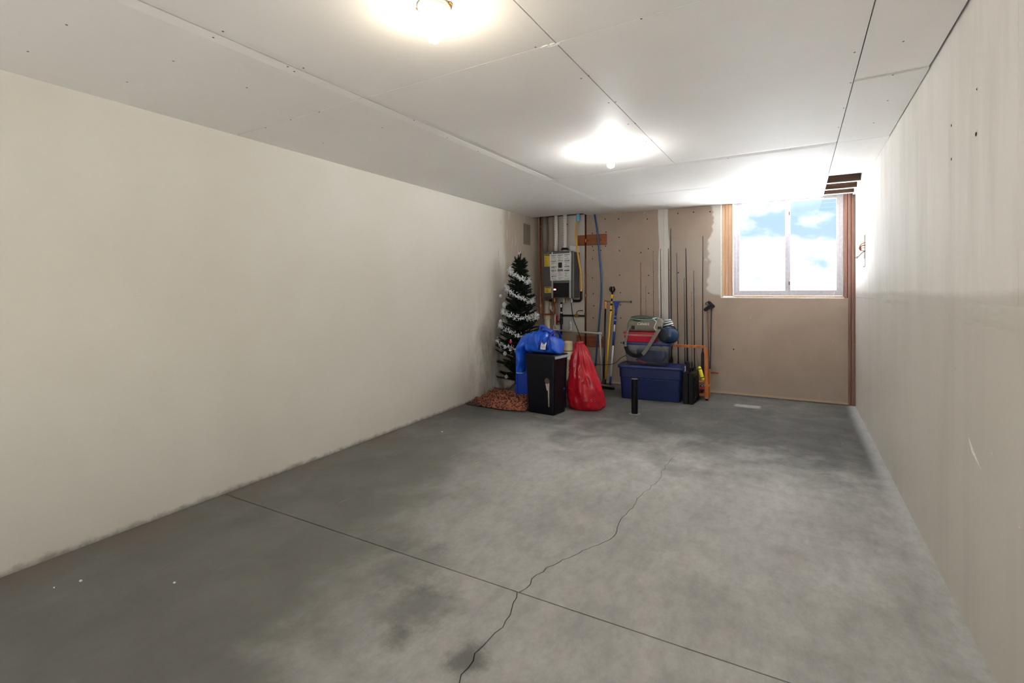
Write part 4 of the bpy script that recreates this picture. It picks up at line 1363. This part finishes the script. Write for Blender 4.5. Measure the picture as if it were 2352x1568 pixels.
def build_totes():
    c = Vector((-1.545, 6.215, 0)); rz = 0.10
    w, d, h = 0.735, 0.37, 0.395
    r, L = tote('storage_tote', c, rz, w, d, h, 0.03, M['tote'], M['tote_lid'], 'large navy blue plastic tote with lid at bottom of stack')
    for sx in (-1, 1):
        MB().box(sx * (w / 2 + 0.012) - 0.012, sx * (w / 2 + 0.012) + 0.012, -0.05, 0.05, h - 0.045, h + 0.012).build('latch', M['latch'], r, bevel=0.004)
    # moulded step line on the front
    MB().box(-w / 2 + 0.10, w / 2 - 0.08, -d / 2 + 0.002, -d / 2 + 0.014, h * 0.63, h * 0.645).build('moulded_ridge', M['tote_lid'], r, bevel=0.003)
    top = h + 0.018
    # clear tote
    c2 = Vector((-1.585, 6.215, top)); rz2 = 0.06
    w2, d2, h2 = 0.54, 0.33, 0.262
    r2, L2 = tote('storage_tote', c2, rz2, w2, d2, h2, 0.022, M['clear'], M['tote_lid'], 'clear plastic tote with navy lid resting on the large navy tote', 0.03, 0.07)
    m = MB()
    def pile(mm, cx, cy, cz, rx, ry, rz_, seed):
        rings = []
        for i in range(9):
            v = -PI / 2 + PI * i / 8
            ring = []
            for k in range(18):
                a = 2 * PI * k / 18
                q = Vector((math.cos(a) * math.cos(v), math.sin(a) * math.cos(v), math.sin(v)))
                s = 1 + wrinkle(q, 2.4, 0.14, seed)
                e = lambda t: math.copysign(abs(t) ** 0.6, t)
                ring.append((cx + rx * s * e(q.x), cy + ry * s * e(q.y), max(0.012, cz + rz_ * s * e(q.z))))
            rings.append(ring)
        return mm.loft(rings)
    o = pile(MB(), 0.03, 0.0, 0.115, 0.165, 0.105, 0.10, 1).build('folded_clothes', M['navy_cloth'], None, smooth=True)
    o.location = c2 + Vector((0, 0, 0.0)); o.rotation_euler = (0, 0, rz2)
    tag(o, 'crumpled navy clothes seen through the clear tote', 'clothes')
    o = MB().sheet(lambda u, v: (-0.13 + 0.12 * u, -0.128 + 0.03 * v, 0.05 - 0.03 * u + 0.012 * v), 6, 3).build('red_strip', M['red_cloth'], None, solid=0.01)
    o.location = c2; o.rotation_euler = (0, 0, rz2)
    tag(o, 'red strip of cloth seen through front of clear tote', 'cloth')
    top2 = top + h2 + 0.0135
    # flat red tote with folded tan thing under its lid
    c3 = Vector((-1.665, 6.20, top2)); rz3 = 0.07
    r3 = empty('flat_box', c3, rz3, 'flat crimson plastic box between clear tote and grey bag', 'box')
    m = MB(); rr_loft(m, [(0.35, 0.25, 0.02, 0), (0.385, 0.28, 0.022, 0.075)]); m.build('body', M['red_tote'], r3)
    m = MB(); rr_loft(m, [(0.37, 0.265, 0.02, 0.0755), (0.37, 0.265, 0.02, 0.097)]); m.build('tan_layer', M['folded_tan'], r3)
    m = MB(); rr_loft(m, [(0.395, 0.29, 0.024, 0.098), (0.40, 0.295, 0.024, 0.118), (0.37, 0.26, 0.022, 0.122)]); m.build('lid', M['red_tote'], r3)
    top3 = top2 + 0.123
    # grey shoulder bag
    c4 = Vector((-1.615, 6.18, top3)); rz4 = 0.10
    r4 = empty('shoulder_bag', c4, rz4, 'olive grey canvas shoulder bag with white lettering and long strap', 'bag')
    rings = []
    N, K = 18, 28
    for i in range(N + 1):
        t = i / N
        x = -0.205 + 0.40 * t
        e = max(0.0, 1 - abs(2 * t - 1) ** 5) ** 0.4
        ring = []
        for k in range(K):
            a = 2 * PI * k / K
            c, s = math.cos(a), math.sin(a)
            dep = 0.105 * (0.75 + 0.25 * e)
            hg = 0.165 * (0.80 + 0.20 * e) * (0.98 + 0.06 * t)
            yy = dep * math.copysign(abs(c) ** 0.55, c)
            zz = hg * 0.5 * (1 + math.copysign(abs(s) ** 0.55, s))
            w_ = wrinkle((x, yy, zz), 12, 0.010, 9)
            ring.append((x + 0.01 * s, yy + w_ * c + 0.012 * (zz / 0.165), max(0.0, zz + (w_ * s if s > 0 else 0))))
        rings.append(ring)
    MB().loft(rings).build('bag_body', M['bag_grey'], r4, smooth=True)
    # darker flap on top with mint piping along its front edge
    m = MB(); m.sheet(lambda u, v: (-0.165 + 0.31 * u, -0.092 + 0.175 * v, 0.168 + 0.022 * math.sin(PI * v) + 0.006 * math.sin(5 * u) - 0.012 * (2 * u - 1) ** 2), 14, 8)
    fl = m.build('top_flap', M['bag_top'], r4, smooth=True, solid=0.006)
    MB().tube(smooth_path([(-0.175, -0.085, 0.135), (-0.155, -0.10, 0.160), (-0.06, -0.108, 0.150), (0.03, -0.108, 0.147), (0.11, -0.10, 0.158), (0.155, -0.06, 0.175)], 5), 0.006, 8).build('piping', M['mint'], r4, smooth=True)
    MB().tube(smooth_path([(-0.13, -0.106, 0.142), (-0.09, -0.110, 0.134), (-0.04, -0.110, 0.133)], 5), 0.005, 6).build('zip', M['black'], r4)
    MB().tube(smooth_path([(0.10, -0.10, 0.16), (0.14, -0.095, 0.13), (0.125, -0.104, 0.08), (0.12, -0.107, 0.05), (0.145, -0.10, 0.02)], 5), 0.004, 6).build('white_trim', M['white_strap'], r4)
    MB().tube(smooth_path([(0.10, -0.095, 0.165), (0.15, -0.05, 0.17), (0.19, -0.02, 0.13), (0.19, -0.03, 0.06)], 5), 0.007, 6).build('white_trim', M['white_strap'], r4)
    # lettering
    cu = bpy.data.curves.new('lettering', 'FONT')
    cu.body = "Cabela's"
    cu.size = 0.047; cu.shear = 0.35; cu.extrude = 0.0008; cu.space_character = 0.92
    tmp = bpy.data.objects.new('lettering', cu); COL.objects.link(tmp)
    bpy.context.view_layer.update()
    me = bpy.data.meshes.new_from_object(tmp)
    bpy.data.objects.remove(tmp)
    lt = bpy.data.objects.new('lettering', me); COL.objects.link(lt)
    me.materials.clear(); me.materials.append(M['white_print'])
    lt.parent = r4; lt.location = (-0.085, -0.1135, 0.085); lt.rotation_euler = (PI / 2, 0, 0)
    # strap: black pad sagging in front of the clear tote, grey webbing back up
    def ribbon(pts, wd, mm, nm, th=0.003):
        P = smooth_path(pts, 8)
        m = MB()
        rings = []
        for i, p in enumerate(P):
            d = (P[min(i + 1, len(P) - 1)] - P[max(i - 1, 0)]).normalized()
            n = Vector((0.1, -1, 0.1)).normalized()
            s = d.cross(n).normalized() * wd / 2
            rings.append([p - s, p + s, p + s - n * th, p - s - n * th])
        return m.loft(rings).build(nm, mm, r4, smooth=False)
    o4 = Matrix.Rotation(-rz4, 4, 'Z')
    def lp(px, py, Y):
        return o4 @ (at(px, py, Y) - c4)
    ribbon([lp(1451, 743, 6.10), lp(1443, 757, 6.02), lp(1439, 775, 5.99), lp(1437, 785, 5.985), lp(1437, 797, 5.985)], 0.024, M['webbing'], 'strap')
    ribbon([lp(1437, 795, 5.985), lp(1441, 806, 5.985), lp(1449, 813, 5.985), lp(1460, 817, 5.985), lp(1470, 816, 5.99), lp(1477, 812, 5.995)], 0.046, M['black_soft'], 'strap_pad', 0.010)
    ribbon([lp(1475, 813, 5.99), lp(1479, 810, 5.99), lp(1490, 795, 5.99), lp(1502, 775, 5.995), lp(1512, 759, 6.01), lp(1517, 750, 6.06)], 0.040, M['webbing'], 'strap')
    p = lp(1515, 752, 6.01)
    MB().box(p.x - 0.022, p.x + 0.022, p.y - 0.012, p.y + 0.004, p.z - 0.02, p.z + 0.012).build('buckle', M['black'], r4, bevel=0.003)
    p = lp(1452, 749, 6.06)
    MB().box(p.x - 0.006, p.x + 0.03, p.y - 0.012, p.y + 0.01, p.z - 0.035, p.z + 0.008).build('buckle', M['black'], r4, bevel=0.003)
    # striped white and green bundle behind the bag
    r5 = empty('gear_bundle', (c4.x + 0.235, c4.y + 0.15, top2 + 0.001), 0.1, 'dark green bundle with white straps standing right of the grey bag', 'bundle')
    MB().ellipsoid((0, 0, 0.135), 0.06, 0.06, 0.135, 16, 10).build('bundle_body', M['dark_green'], r5, smooth=True)
    for k, (zz, tl) in enumerate(((0.20, 0.5), (0.23, 0.3), (0.165, 0.7), (0.255, 0.15))):
        pts = []
        rr_ = 0.063 * math.sqrt(max(0.05, 1 - ((zz - 0.135) / 0.14) ** 2))
        for q in range(9):
            a = PI * (1.02 + 0.96 * q / 8)
            pts.append((rr_ * math.cos(a), rr_ * math.sin(a), zz + 0.035 * math.cos(a) * tl + 0.006))
        MB().tube(pts, 0.009, 6).build('white_strap', M['white_strap'], r5, smooth=True)
    # rounded boombox
    c6 = at(1534, 766, 6.14)
    r6 = empty('portable_stereo', (c6.x + 0.02, 6.13, top2 + 0.001), -0.25, 'glossy dark blue rounded portable stereo with handle on clear tote', 'stereo')
    R1, R2, R3 = 0.112, 0.10, 0.094
    rings = []
    for i in range(17):
        v = -PI / 2 + PI * i / 16
        ring = []
        for k in range(28):
            a = 2 * PI * k / 28
            e = lambda t, p: math.copysign(abs(t) ** p, t)
            ring.append((R1 * e(math.cos(v), 0.8) * e(math.cos(a), 0.85), R2 * e(math.cos(v), 0.8) * e(math.sin(a), 0.85), R3 + R3 * e(math.sin(v), 0.85)))
        rings.append(ring)
    MB().loft(rings).build('shell', M['boom'], r6, smooth=True)
    MB().lathe([(0.002, -R2 - 0.006), (0.05, -R2 - 0.004), (0.074, -R2 + 0.010), (0.082, -R2 + 0.03), (0.07, -R2 + 0.06)], (-0.028, 0, R3 - 0.004), 24, 'y').build('speaker_grille', M['boom_front'], r6, smooth=True)
    MB().tube(smooth_path([(-0.075, 0.0, 2 * R3 - 0.025), (-0.06, 0, 2 * R3 + 0.004), (0, 0, 2 * R3 + 0.013), (0.06, 0, 2 * R3 + 0.004), (0.075, 0, 2 * R3 - 0.025)], 5), 0.008, 8).build('handle', M['black'], r6, smooth=True)
build_totes()

def build_case():
    r = empty('hard_case', (-1.088, 6.225, 0), -0.03, 'black hard plastic case standing upright against the navy tote', 'case')
    w, d, h = 0.115, 0.33, 0.36
    MB().box(-w / 2, -0.002, -d / 2, d / 2, 0, h).build('shell_half', M['black'], r, bevel=0.006, segs=2)
    MB().box(0.002, w / 2, -d / 2, d / 2, 0, h).build('shell_half', M['black'], r, bevel=0.006, segs=2)
    MB().box(w / 2 - 0.002, w / 2 + 0.006, -d / 2 + 0.04, d / 2 - 0.04, 0.05, h - 0.05).build('side_panel', M['black_soft'], r, bevel=0.004)
    MB().tube(bend([(0, -0.08, h - 0.004), (0, -0.08, h + 0.03), (0, 0.08, h + 0.03), (0, 0.08, h - 0.004)], 0.02), 0.011, 8).build('handle', M['black_soft'], r, smooth=True)
    for y in (-0.15, 0.15):
        MB().box(-0.022, 0.022, y - 0.02, y + 0.02, h - 0.006, h + 0.006).build('latch', M['black'], r, bevel=0.002)
build_case()

# ------------------------------------------------------------------ fishing rods, rack and poles
def build_rack():
    xr, yr = -0.945, 6.46
    r = empty('rod_rack', (xr, yr, 0), 0, 'orange pine fishing rod rack standing against the wall', 'rack')
    L = 0.66
    # end frames: front and rear posts with a foot
    for x in (0.0, -L):
        MB().quadbox([(x - 0.012, -0.085, 0.02), (x + 0.022, -0.085, 0.02), (x + 0.022, -0.045, 0.02), (x - 0.012, -0.045, 0.02),
                      (x - 0.035, 0.0, 0.62), (x - 0.002, 0.0, 0.62), (x - 0.002, 0.035, 0.62), (x - 0.035, 0.035, 0.62)]).build('post', M['rack'], r, bevel=0.003)
        MB().lathe([(0.016, 0.0), (0.018, 0.01), (0.018, 0.024)], (x + 0.005, -0.065, 0), 10).build('rubber_foot', M['black_soft'], r)
        MB().box(x - 0.012, x + 0.012, 0.15, 0.185, 0.0, 0.34).build('rear_post', M['rack'], r, bevel=0.003)
        MB().box(x - 0.012, x + 0.010, -0.03, 0.17, 0.14, 0.165).build('cross_piece', M['rack'], r, bevel=0.002)
    # notched top rail
    m = MB()
    n = 8
    for k in range(n):
        a = -L + 0.0 + (L - 0.03) * k / n
        b = a + (L - 0.03) / n
        m.box(a, b - 0.022, -0.005, 0.035, 0.612, 0.642)
        m.box(b - 0.022, b, 0.012, 0.035, 0.612, 0.642)
    m.build('top_rail', M['rack'], r)
    MB().box(-L, 0, -0.02, 0.12, 0.185, 0.205).build('shelf', M['rack'], r, bevel=0.002)
    MB().box(-L, 0, -0.035, 0.15, 0.045, 0.075).build('base_board', M['rack'], r, bevel=0.002)
    # triangular bracket on the right end
    MB().ngon_prism([(0, 0), (0.001, 0), (0.001, 0), (0, 0)][:0] or [(0.0, 0.0), (0.09, 0.0), (0.02, 0.03)], 0, 0.02).build('bracket', M['board'], r).matrix_local = Matrix.Translation((0.012, 0.22, 0.28)) @ Matrix.Rotation(0, 4, 'X')
    return r
rack = build_rack()

def rod(px_top, py_top, px_bot, zb, rad, mm, label, grip=True, guides=5, yb=6.60):
    tip = at(px_top, py_top, YB - 0.015)
    bot = at(px_bot, 800, yb)
    b = Vector((bot.x, yb, zb))
    # aim so the rod meets the lower pixel on its way
    r = empty('fishing_rod', b, 0, label, 'fishing rod', 'fishing rods in the rack')
    t = tip - b
    MB().tube([Vector((0, 0, 0)), t * 0.45, t * 0.8, t], [rad, rad * 0.8, rad * 0.5, rad * 0.32], 8).build('blank', mm, r, smooth=True)
    if grip:
        MB().tube([Vector((0, 0, 0)), t * 0.02, t * 0.17, t * 0.19], [rad * 1.6, rad * 2.2, rad * 2.0, rad * 1.2], 10).build('grip', M['rod_grip'], r, smooth=True)
    d = t.normalized()
    for k in range(guides):
        p = t * (0.38 + 0.62 * k / max(1, guides - 1))
        MB().tube([p + Vector((0, 0.0, -0.012)), p + Vector((0.008, -0.010, 0)), p + Vector((0, 0, 0.010))], 0.002, 5).build('line_guide', M['rod'], r)
    return r, t

def build_rods():
    spec = [
        (1471.6, 604, 1472, 0.08, 0.0065, 'rod_brown', 'leftmost dark brown fishing rod rising behind the grey bag'),
        (1483, 658, 1486, 0.08, 0.003, 'rod_brown', 'thinnest and shortest fishing rod second from the left'),
        (1500, 578, 1502, 0.08, 0.0035, 'rod_brown', 'thin reddish brown fishing rod just left of the white wall stripe'),
        (1517, 573, 1520, 0.08, 0.0055, 'rod', 'dark fishing rod standing in front of the white wall stripe'),
        (1535, 572, 1538, 0.08, 0.0055, 'rod', 'dark fishing rod at right edge of the white wall stripe'),
        (1540, 526, 1543, 0.08, 0.0072, 'rod', 'tallest black fishing rod reaching closest to the ceiling'),
        (1554, 582, 1559, 0.08, 0.0055, 'rod', 'dark fishing rod passing the right end of the clear tote'),
        (1575, 571, 1580, 0.08, 0.0090, 'rod', 'thickest black fishing rod behind the black hard case'),
        (1571.5, 640, 1574, 0.08, 0.0050, 'rod', 'dark fishing rod hard against left of the thickest rod'),
        (1593, 623, 1596, 0.08, 0.0058, 'rod', 'dark fishing rod above right edge of the black hard case'),
        (1614, 543, 1614, 0.21, 0.0065, 'rod', 'rightmost tall dark fishing rod at end of the rack'),
        (1588, 672, 1590, 0.21, 0.0028, 'rod_brown', 'thin light brown fishing rod between the two rods over the case'),
    ]
    roots = []
    for s in spec:
        roots.append(rod(s[0], s[1], s[2], s[3], s[4] * 1.5, M[s[5]], s[6]))
    # reel with red spool low on the rightmost rod
    rr_, t = roots[-2]
    p = t * 0.04 + Vector((0.0, -0.05, 0.0))
    c = at(1612, 888, 6.44)
    r = empty('fishing_reel', (c.x, 6.46, 0.076), 0, 'red and silver fishing reel on the base of the rack', 'reel')
    MB().lathe([(0.004, -0.03), (0.026, -0.028), (0.026, -0.012), (0.018, -0.010), (0.018, 0.012), (0.026, 0.014), (0.026, 0.03), (0.004, 0.032)], (0, 0, 0.05), 18, 'x').build('spool', M['reel_red'], r, smooth=False)
    MB().lathe([(0.010, 0.06), (0.020, 0.068), (0.020, 0.088), (0.008, 0.096)], (0, 0, 0.0), 14).build('cap', M['reel_metal'], r, smooth=True)
    MB().box(-0.014, 0.014, -0.02, 0.022, 0.0, 0.03).build('foot', M['black'], r, bevel=0.003)
    MB().tube([(0.03, 0, 0.05), (0.045, -0.005, 0.05), (0.048, -0.02, 0.075)], 0.004, 6).build('crank', M['reel_metal'], r)
    # yellow float tube with black bands, leaning
    a, b = at(1606, 842, 6.36), at(1615, 873, 6.33)
    r = empty('float_tube', b, 0, 'fluorescent yellow tube with two black bands hanging in the rack', 'float')
    d = a - b
    MB().tube([d * -0.02, d * 0.02, d * 0.12, d * 0.88, d * 0.97, d * 1.03], [0.010, 0.018, 0.021, 0.021, 0.016, 0.009], 14).build('tube', M['float'], r, smooth=True)
    for k in (0.16, 0.80):
        MB().tube([d * k, d * (k + 0.055)], 0.0222, 14).build('band', M['black_soft'], r)
    MB().tube(smooth_path([d * 1.02, d * 1.15 + Vector((-0.005, 0.01, 0)), d * 1.5 + Vector((-0.02, 0.08, 0.05)), d * 1.75 + Vector((-0.03, 0.1, 0.1))], 5), 0.002, 5).build('cord', M['rod'], r)
    # trekking poles
    for k, (pt, pb, lab, tilt) in enumerate((((1625, 708), (1631, 905), 'left one of two dark trekking poles at end of rack', 1), ((1634, 703), (1630, 905), 'right one of two dark trekking poles at end of rack', -1))):
        tip = at(pt[0], pt[1], YB - 0.045)
        bo = at(pb[0], pb[1], 6.74); bo.z = 0.0
        r = empty('trekking_pole', bo, 0, lab, 'pole', 'trekking poles beside the rack')
        t = tip - bo
        MB().tube([Vector((0, 0, 0.0)), t * 0.06, t * 0.5, t], [0.004, 0.006, 0.0075, 0.0095], 8).build('shaft', M['rod' if k else 'rod_brown'], r, smooth=True)
        if tilt > 0:
            g0, g1 = t + Vector((-0.035, -0.02, -0.03)), t + Vector((0.055, -0.01, 0.055))
        else:
            g0, g1 = t + Vector((0.03, 0.0, -0.015)), t + Vector((-0.04, 0.01, 0.06))
        MB().tube([g0, g0.lerp(g1, 0.15), g0.lerp(g1, 0.8), g1], [0.018, 0.024, 0.020, 0.012], 10).build('grip', M['rod_grip'], r, smooth=True)
        MB().tube(smooth_path([g1, g1 + Vector((0.03 * tilt, -0.015, -0.03)), g0 + Vector((0.05 * tilt, -0.02, 0.02)), g0], 5), 0.004, 6).build('wrist_strap', M['rod_grip'], r)
build_rods()

# ------------------------------------------------------------------ Christmas tree in the corner
TX, TY = -3.085, 5.66
def build_tree():
    root = empty('christmas_tree', (TX, TY, 0), 0, 'slim dark artificial Christmas tree in the left corner', 'christmas tree')
    MB().tube([(0, 0, 0.02), (0.0, 0, 1.0), (0.0, 0, 1.74)], [0.022, 0.018, 0.008], 10).build('trunk', M['bark'], root, smooth=True)
    for k in range(4):
        a = PI / 4 + k * PI / 2
        MB().tube([(0, 0, 0.16), (0.10 * math.cos(a), 0.10 * math.sin(a), 0.10), (0.19 * math.cos(a), 0.19 * math.sin(a), 0.012)], 0.010, 8).build('stand_leg', M['stand_green'], root)
    rr = random.Random(21)
    m = MB()
    bm = m.bm
    def needle_branch(p0, p1, nn, ln):
        p0, p1 = Vector(p0), Vector(p1)
        d = (p1 - p0).normalized()
        up = Vector((0, 0, 1)) if abs(d.z) < 0.9 else Vector((1, 0, 0))
        a = d.cross(up).normalized(); b = d.cross(a)
        for k in range(nn):
            t = (k + rr.random()) / nn
            p = p0.lerp(p1, t)
            an = rr.uniform(0, 2 * PI)
            o = (a * math.cos(an) + b * math.sin(an)) * ln * rr.uniform(0.7, 1.15) + d * ln * 0.8
            q = p + o
            wv = d.cross(o).normalized() * 0.0050
            v = [bm.verts.new(x) for x in (p - wv, p + wv, q)]
            bm.faces.new(v)
        # core
        n = 5
        r0, r1 = ln * 0.42, ln * 0.22
        ra = [bm.verts.new(p0 + (a * math.cos(2 * PI * k / n) + b * math.sin(2 * PI * k / n)) * r0) for k in range(n)]
        rb = [bm.verts.new(p1 + (a * math.cos(2 * PI * k / n) + b * math.sin(2 * PI * k / n)) * r1) for k in range(n)]
        for k in range(n):
            bm.faces.new((ra[k], ra[(k + 1) % n], rb[(k + 1) % n], rb[k]))
        bm.faces.new(rb)
    wl = xleft(TY + 0.3) - TX + 0.075
    def radius(z):
        return 0.055 + 0.245 * min(1.0, (1.74 - z) / 1.30) ** 0.85
    nb = 300
    for k in range(nb):
        t = (k + 0.5) / nb
        z = 0.14 + 1.54 * t ** 1.05
        an = k * 2.399963 + rr.uniform(-0.3, 0.3)
        R = radius(z) * rr.uniform(0.82, 1.10)
        e = Vector((R * math.cos(an), R * math.sin(an), z + R * rr.uniform(0.10, 0.55)))
        if e.x < wl: e.x = wl + rr.uniform(0, 0.03)
        needle_branch((0, 0, z - 0.01), e, 64, 0.034)
    for (dx, dz, z) in ((-0.055, 0.12, 1.62), (0.125, 0.12, 1.56), (0.03, 0.14, 1.64), (0.0, 0.20, 1.56)):
        needle_branch((0, 0, z - 0.02), (dx, -0.03, z + dz), 80, 0.022)
    o = m.build('branches', M['needle'], root)
    o['kind'] = 'stuff'
    # silver topper sprig
    m = MB()
    for k in range(26):
        a = rr.uniform(0, 2 * PI); el = rr.uniform(-0.4, 1.3)
        d = Vector((math.cos(a) * math.cos(el), math.sin(a) * math.cos(el), math.sin(el))) * rr.uniform(0.02, 0.045)
        w = d.orthogonal().normalized() * 0.004
        c = Vector((0, 0, 1.785))
        m.bm.faces.new([m.bm.verts.new(x) for x in (c - w, c + w, c + d)])
    m.build('topper', M['tinsel'], root)
    # tinsel garland winding round the tree
    g = empty('tinsel_garland', (TX, TY, 0.0), 0, 'sparkling silver tinsel garland wound around the Christmas tree', 'garland')
    m = MB()
    bm = m.bm
    turns = ((1.51, 0.11), (1.27, 0.14), (1.02, 0.05), (0.80, 0.14), (0.62, 0.10))
    for (zc, dip) in turns:
        n = 640
        for k in range(n):
            a = 2 * PI * k / n
            Rm = radius(zc) * 1.03
            # front of the tree faces (0.49, -0.87)
            fr = math.cos(a - (-1.06))
            side = math.sin(a - (-1.06))
            z = zc - dip * 0.6 * side - 0.045 * fr + rr.gauss(0, 0.017)
            R = Rm + 0.012 + rr.gauss(0, 0.012)
            p = Vector((max(wl, R * math.cos(a)), R * math.sin(a), z))
            d = Vector((rr.gauss(0, 1), rr.gauss(0, 1), rr.gauss(0, 1))).normalized() * rr.uniform(0.014, 0.030)
            w = d.orthogonal().normalized() * 0.0035
            bm.faces.new([bm.verts.new(x) for x in (p - w, p + w, p + d + w * 0.5, p + d - w * 0.5)])
    o = m.build('tinsel_strips', M['tinsel'], g)
    o['kind'] = 'stuff'
    # ornaments
    def ball(px, py, dY, rad, mm, label):
        p = at(px, py, TY - dY)
        p.x = max(p.x, xleft(p.y) + rad + 0.012)
        r = empty('ornament', p, 0, label, 'ornament', 'ornaments on the Christmas tree')
        MB().ellipsoid((0, 0, 0), rad, rad, rad, 14, 9).build('ball', mm, r, smooth=True)
        MB().lathe([(rad * 0.28, rad * 0.92), (rad * 0.28, rad * 1.2), (rad * 0.1, rad * 1.25)], n=8).build('cap', M['tinsel'], r)
    ball(1173, 785, 0.22, 0.024, M['orn_red'], 'small red bauble low on the front of the tree')
    ball(1168, 795, 0.21, 0.022, M['orn_purple'], 'small purple bauble just below the red one on tree')
    ball(1158, 700, 0.13, 0.030, M['orn_white'], 'white bauble at left side of tree under third garland turn')
    ball(1150, 738, 0.13, 0.024, M['orn_white'], 'white bauble at left edge of tree beside fourth garland turn')
    ball(1160, 812, 0.2, 0.026, M['orn_white'], 'white bauble lowest on left of tree')
    ball(1163, 865, 0.2, 0.024, M['orn_white'], 'white bauble near the floor under the tree')
    ball(1150, 680, 0.1, 0.022, M['orn_white'], 'white bauble highest on the left side of tree')
build_tree()

def build_skirt():
    # animal print throw bunched on the floor below the tree
    def fn(u, v):
        x = -3.30 + 0.74 * u
        y = 4.86 + 0.52 * v - 0.07 * math.sin(PI * u) - 0.06 * u
        ed = min(u, 1 - u, v, 1 - v)
        k = min(1.0, ed / 0.10)
        z = 0.010 + k * (0.020 + 0.05 * v) + k * 0.05 * (0.5 + 0.5 * math.sin(24 * v + 4 * u + 2.5 * mnoise.noise(Vector((u * 3, v * 3, 1))))) + k * 0.016 * mnoise.noise(Vector((u * 6, v * 6, 4)))
        x += 0.012 * mnoise.noise(Vector((u * 8, v * 8, 9)))
        y += 0.018 * mnoise.noise(Vector((u * 7, v * 7, 19)))
        x = max(x, xleft(y) + 0.015)
        # leave room for the bins
        return (x, y, max(0.006, z))
    m = MB(); m.sheet(fn, 54, 40)
    o = m.build('tree_skirt', M['leopard'], None, smooth=True, solid=0.006)
    tag(o, 'bunched brown animal print cloth on the floor under the tree', 'cloth')
    def fn2(u, v):
        x = -3.335 + 0.22 * u
        y = 4.80 + 0.12 * v
        z = 0.007 + 0.022 * math.sin(PI * u) * math.sin(PI * v) + 0.006 * math.sin(20 * u)
        return (max(x, xleft(y) + 0.012), y - 0.03 * u, max(0.005, z))
    o = MB().sheet(fn2, 14, 8).build('dark_cloth', mat('dark_plum_cloth', srgb(62, 46, 50), 0.85), None, smooth=True, solid=0.004)
    tag(o, 'dark plum scrap of cloth at the foot of left wall', 'cloth')
build_skirt()

# ------------------------------------------------------------------ switch box cut-out in the right wall
def build_switch_box():
    r = empty('switch_box', (XR + 0.03, 6.0, 1.625), 0, 'open electrical box with loose wires in the right wall', 'electrical box')
    MB().box(0.02, 0.06, -0.066, 0.066, 0.004, 0.226).build('back_box', M['heater_side'], r)
    MB().box(-0.036, -0.028, -0.062, -0.05, -0.085, 0.0).build('loose_cable', M['white_strap'], r)
    MB().box(-0.036, -0.028, 0.03, 0.04, -0.085, -0.075).build('cable_clip', M['grey_rubber'], r)
    for k in range(3):
        MB().tube(smooth_path([(0.02, -0.02 + 0.02 * k, 0.15 - 0.02 * k), (-0.05, -0.03 + 0.02 * k, 0.145 - 0.02 * k), (-0.075 + 0.01 * k, -0.01, 0.10), (-0.05, 0.02, 0.075), (0.01, 0.01, 0.08)], 5), 0.005, 6).build('wire', M['copper'] if k < 2 else M['pvc'], r, smooth=True)
    MB().tube(smooth_path([(0.0, 0.0, 0.085), (-0.05, 0.0, 0.055), (-0.085, 0.0, 0.012)], 5), 0.004, 6).build('wire', M['grey_rubber'], r)
    MB().lathe([(0.006, -0.012), (0.011, -0.006), (0.011, 0.010), (0.005, 0.016)], (-0.095, 0, 0.010), 10).build('wire_nut', M['white_strap'], r, smooth=True)
build_switch_box()

# ------------------------------------------------------------------ flecks of plaster on the floor
def fleck(x, y, sz, seed, label):
    rr = random.Random(seed)
    n = 7
    pts = [(math.cos(2 * PI * k / n) * sz * rr.uniform(0.6, 1.2), math.sin(2 * PI * k / n) * sz * 0.6 * rr.uniform(0.6, 1.2)) for k in range(n)]
    o = MB().ngon_prism(pts, 0.0, sz * 0.35).build('plaster_chip', M['bead'])
    o.location = (x, y, 0.0)
    tag(o, label, 'chip', 'plaster chips on the floor')
fleck(-2.80, 1.02, 0.011, 1, 'largest white plaster chip near the left wall, closest to the viewer')
fleck(-2.84, 0.94, 0.006, 2, 'tiny white plaster chip just in front of the largest chip')
fleck(-2.42, 1.22, 0.009, 3, 'pale plaster chip on dark floor right of the largest chip')
fleck(-2.86, 3.75, 0.010, 4, 'lone white plaster chip on floor halfway to the tree')
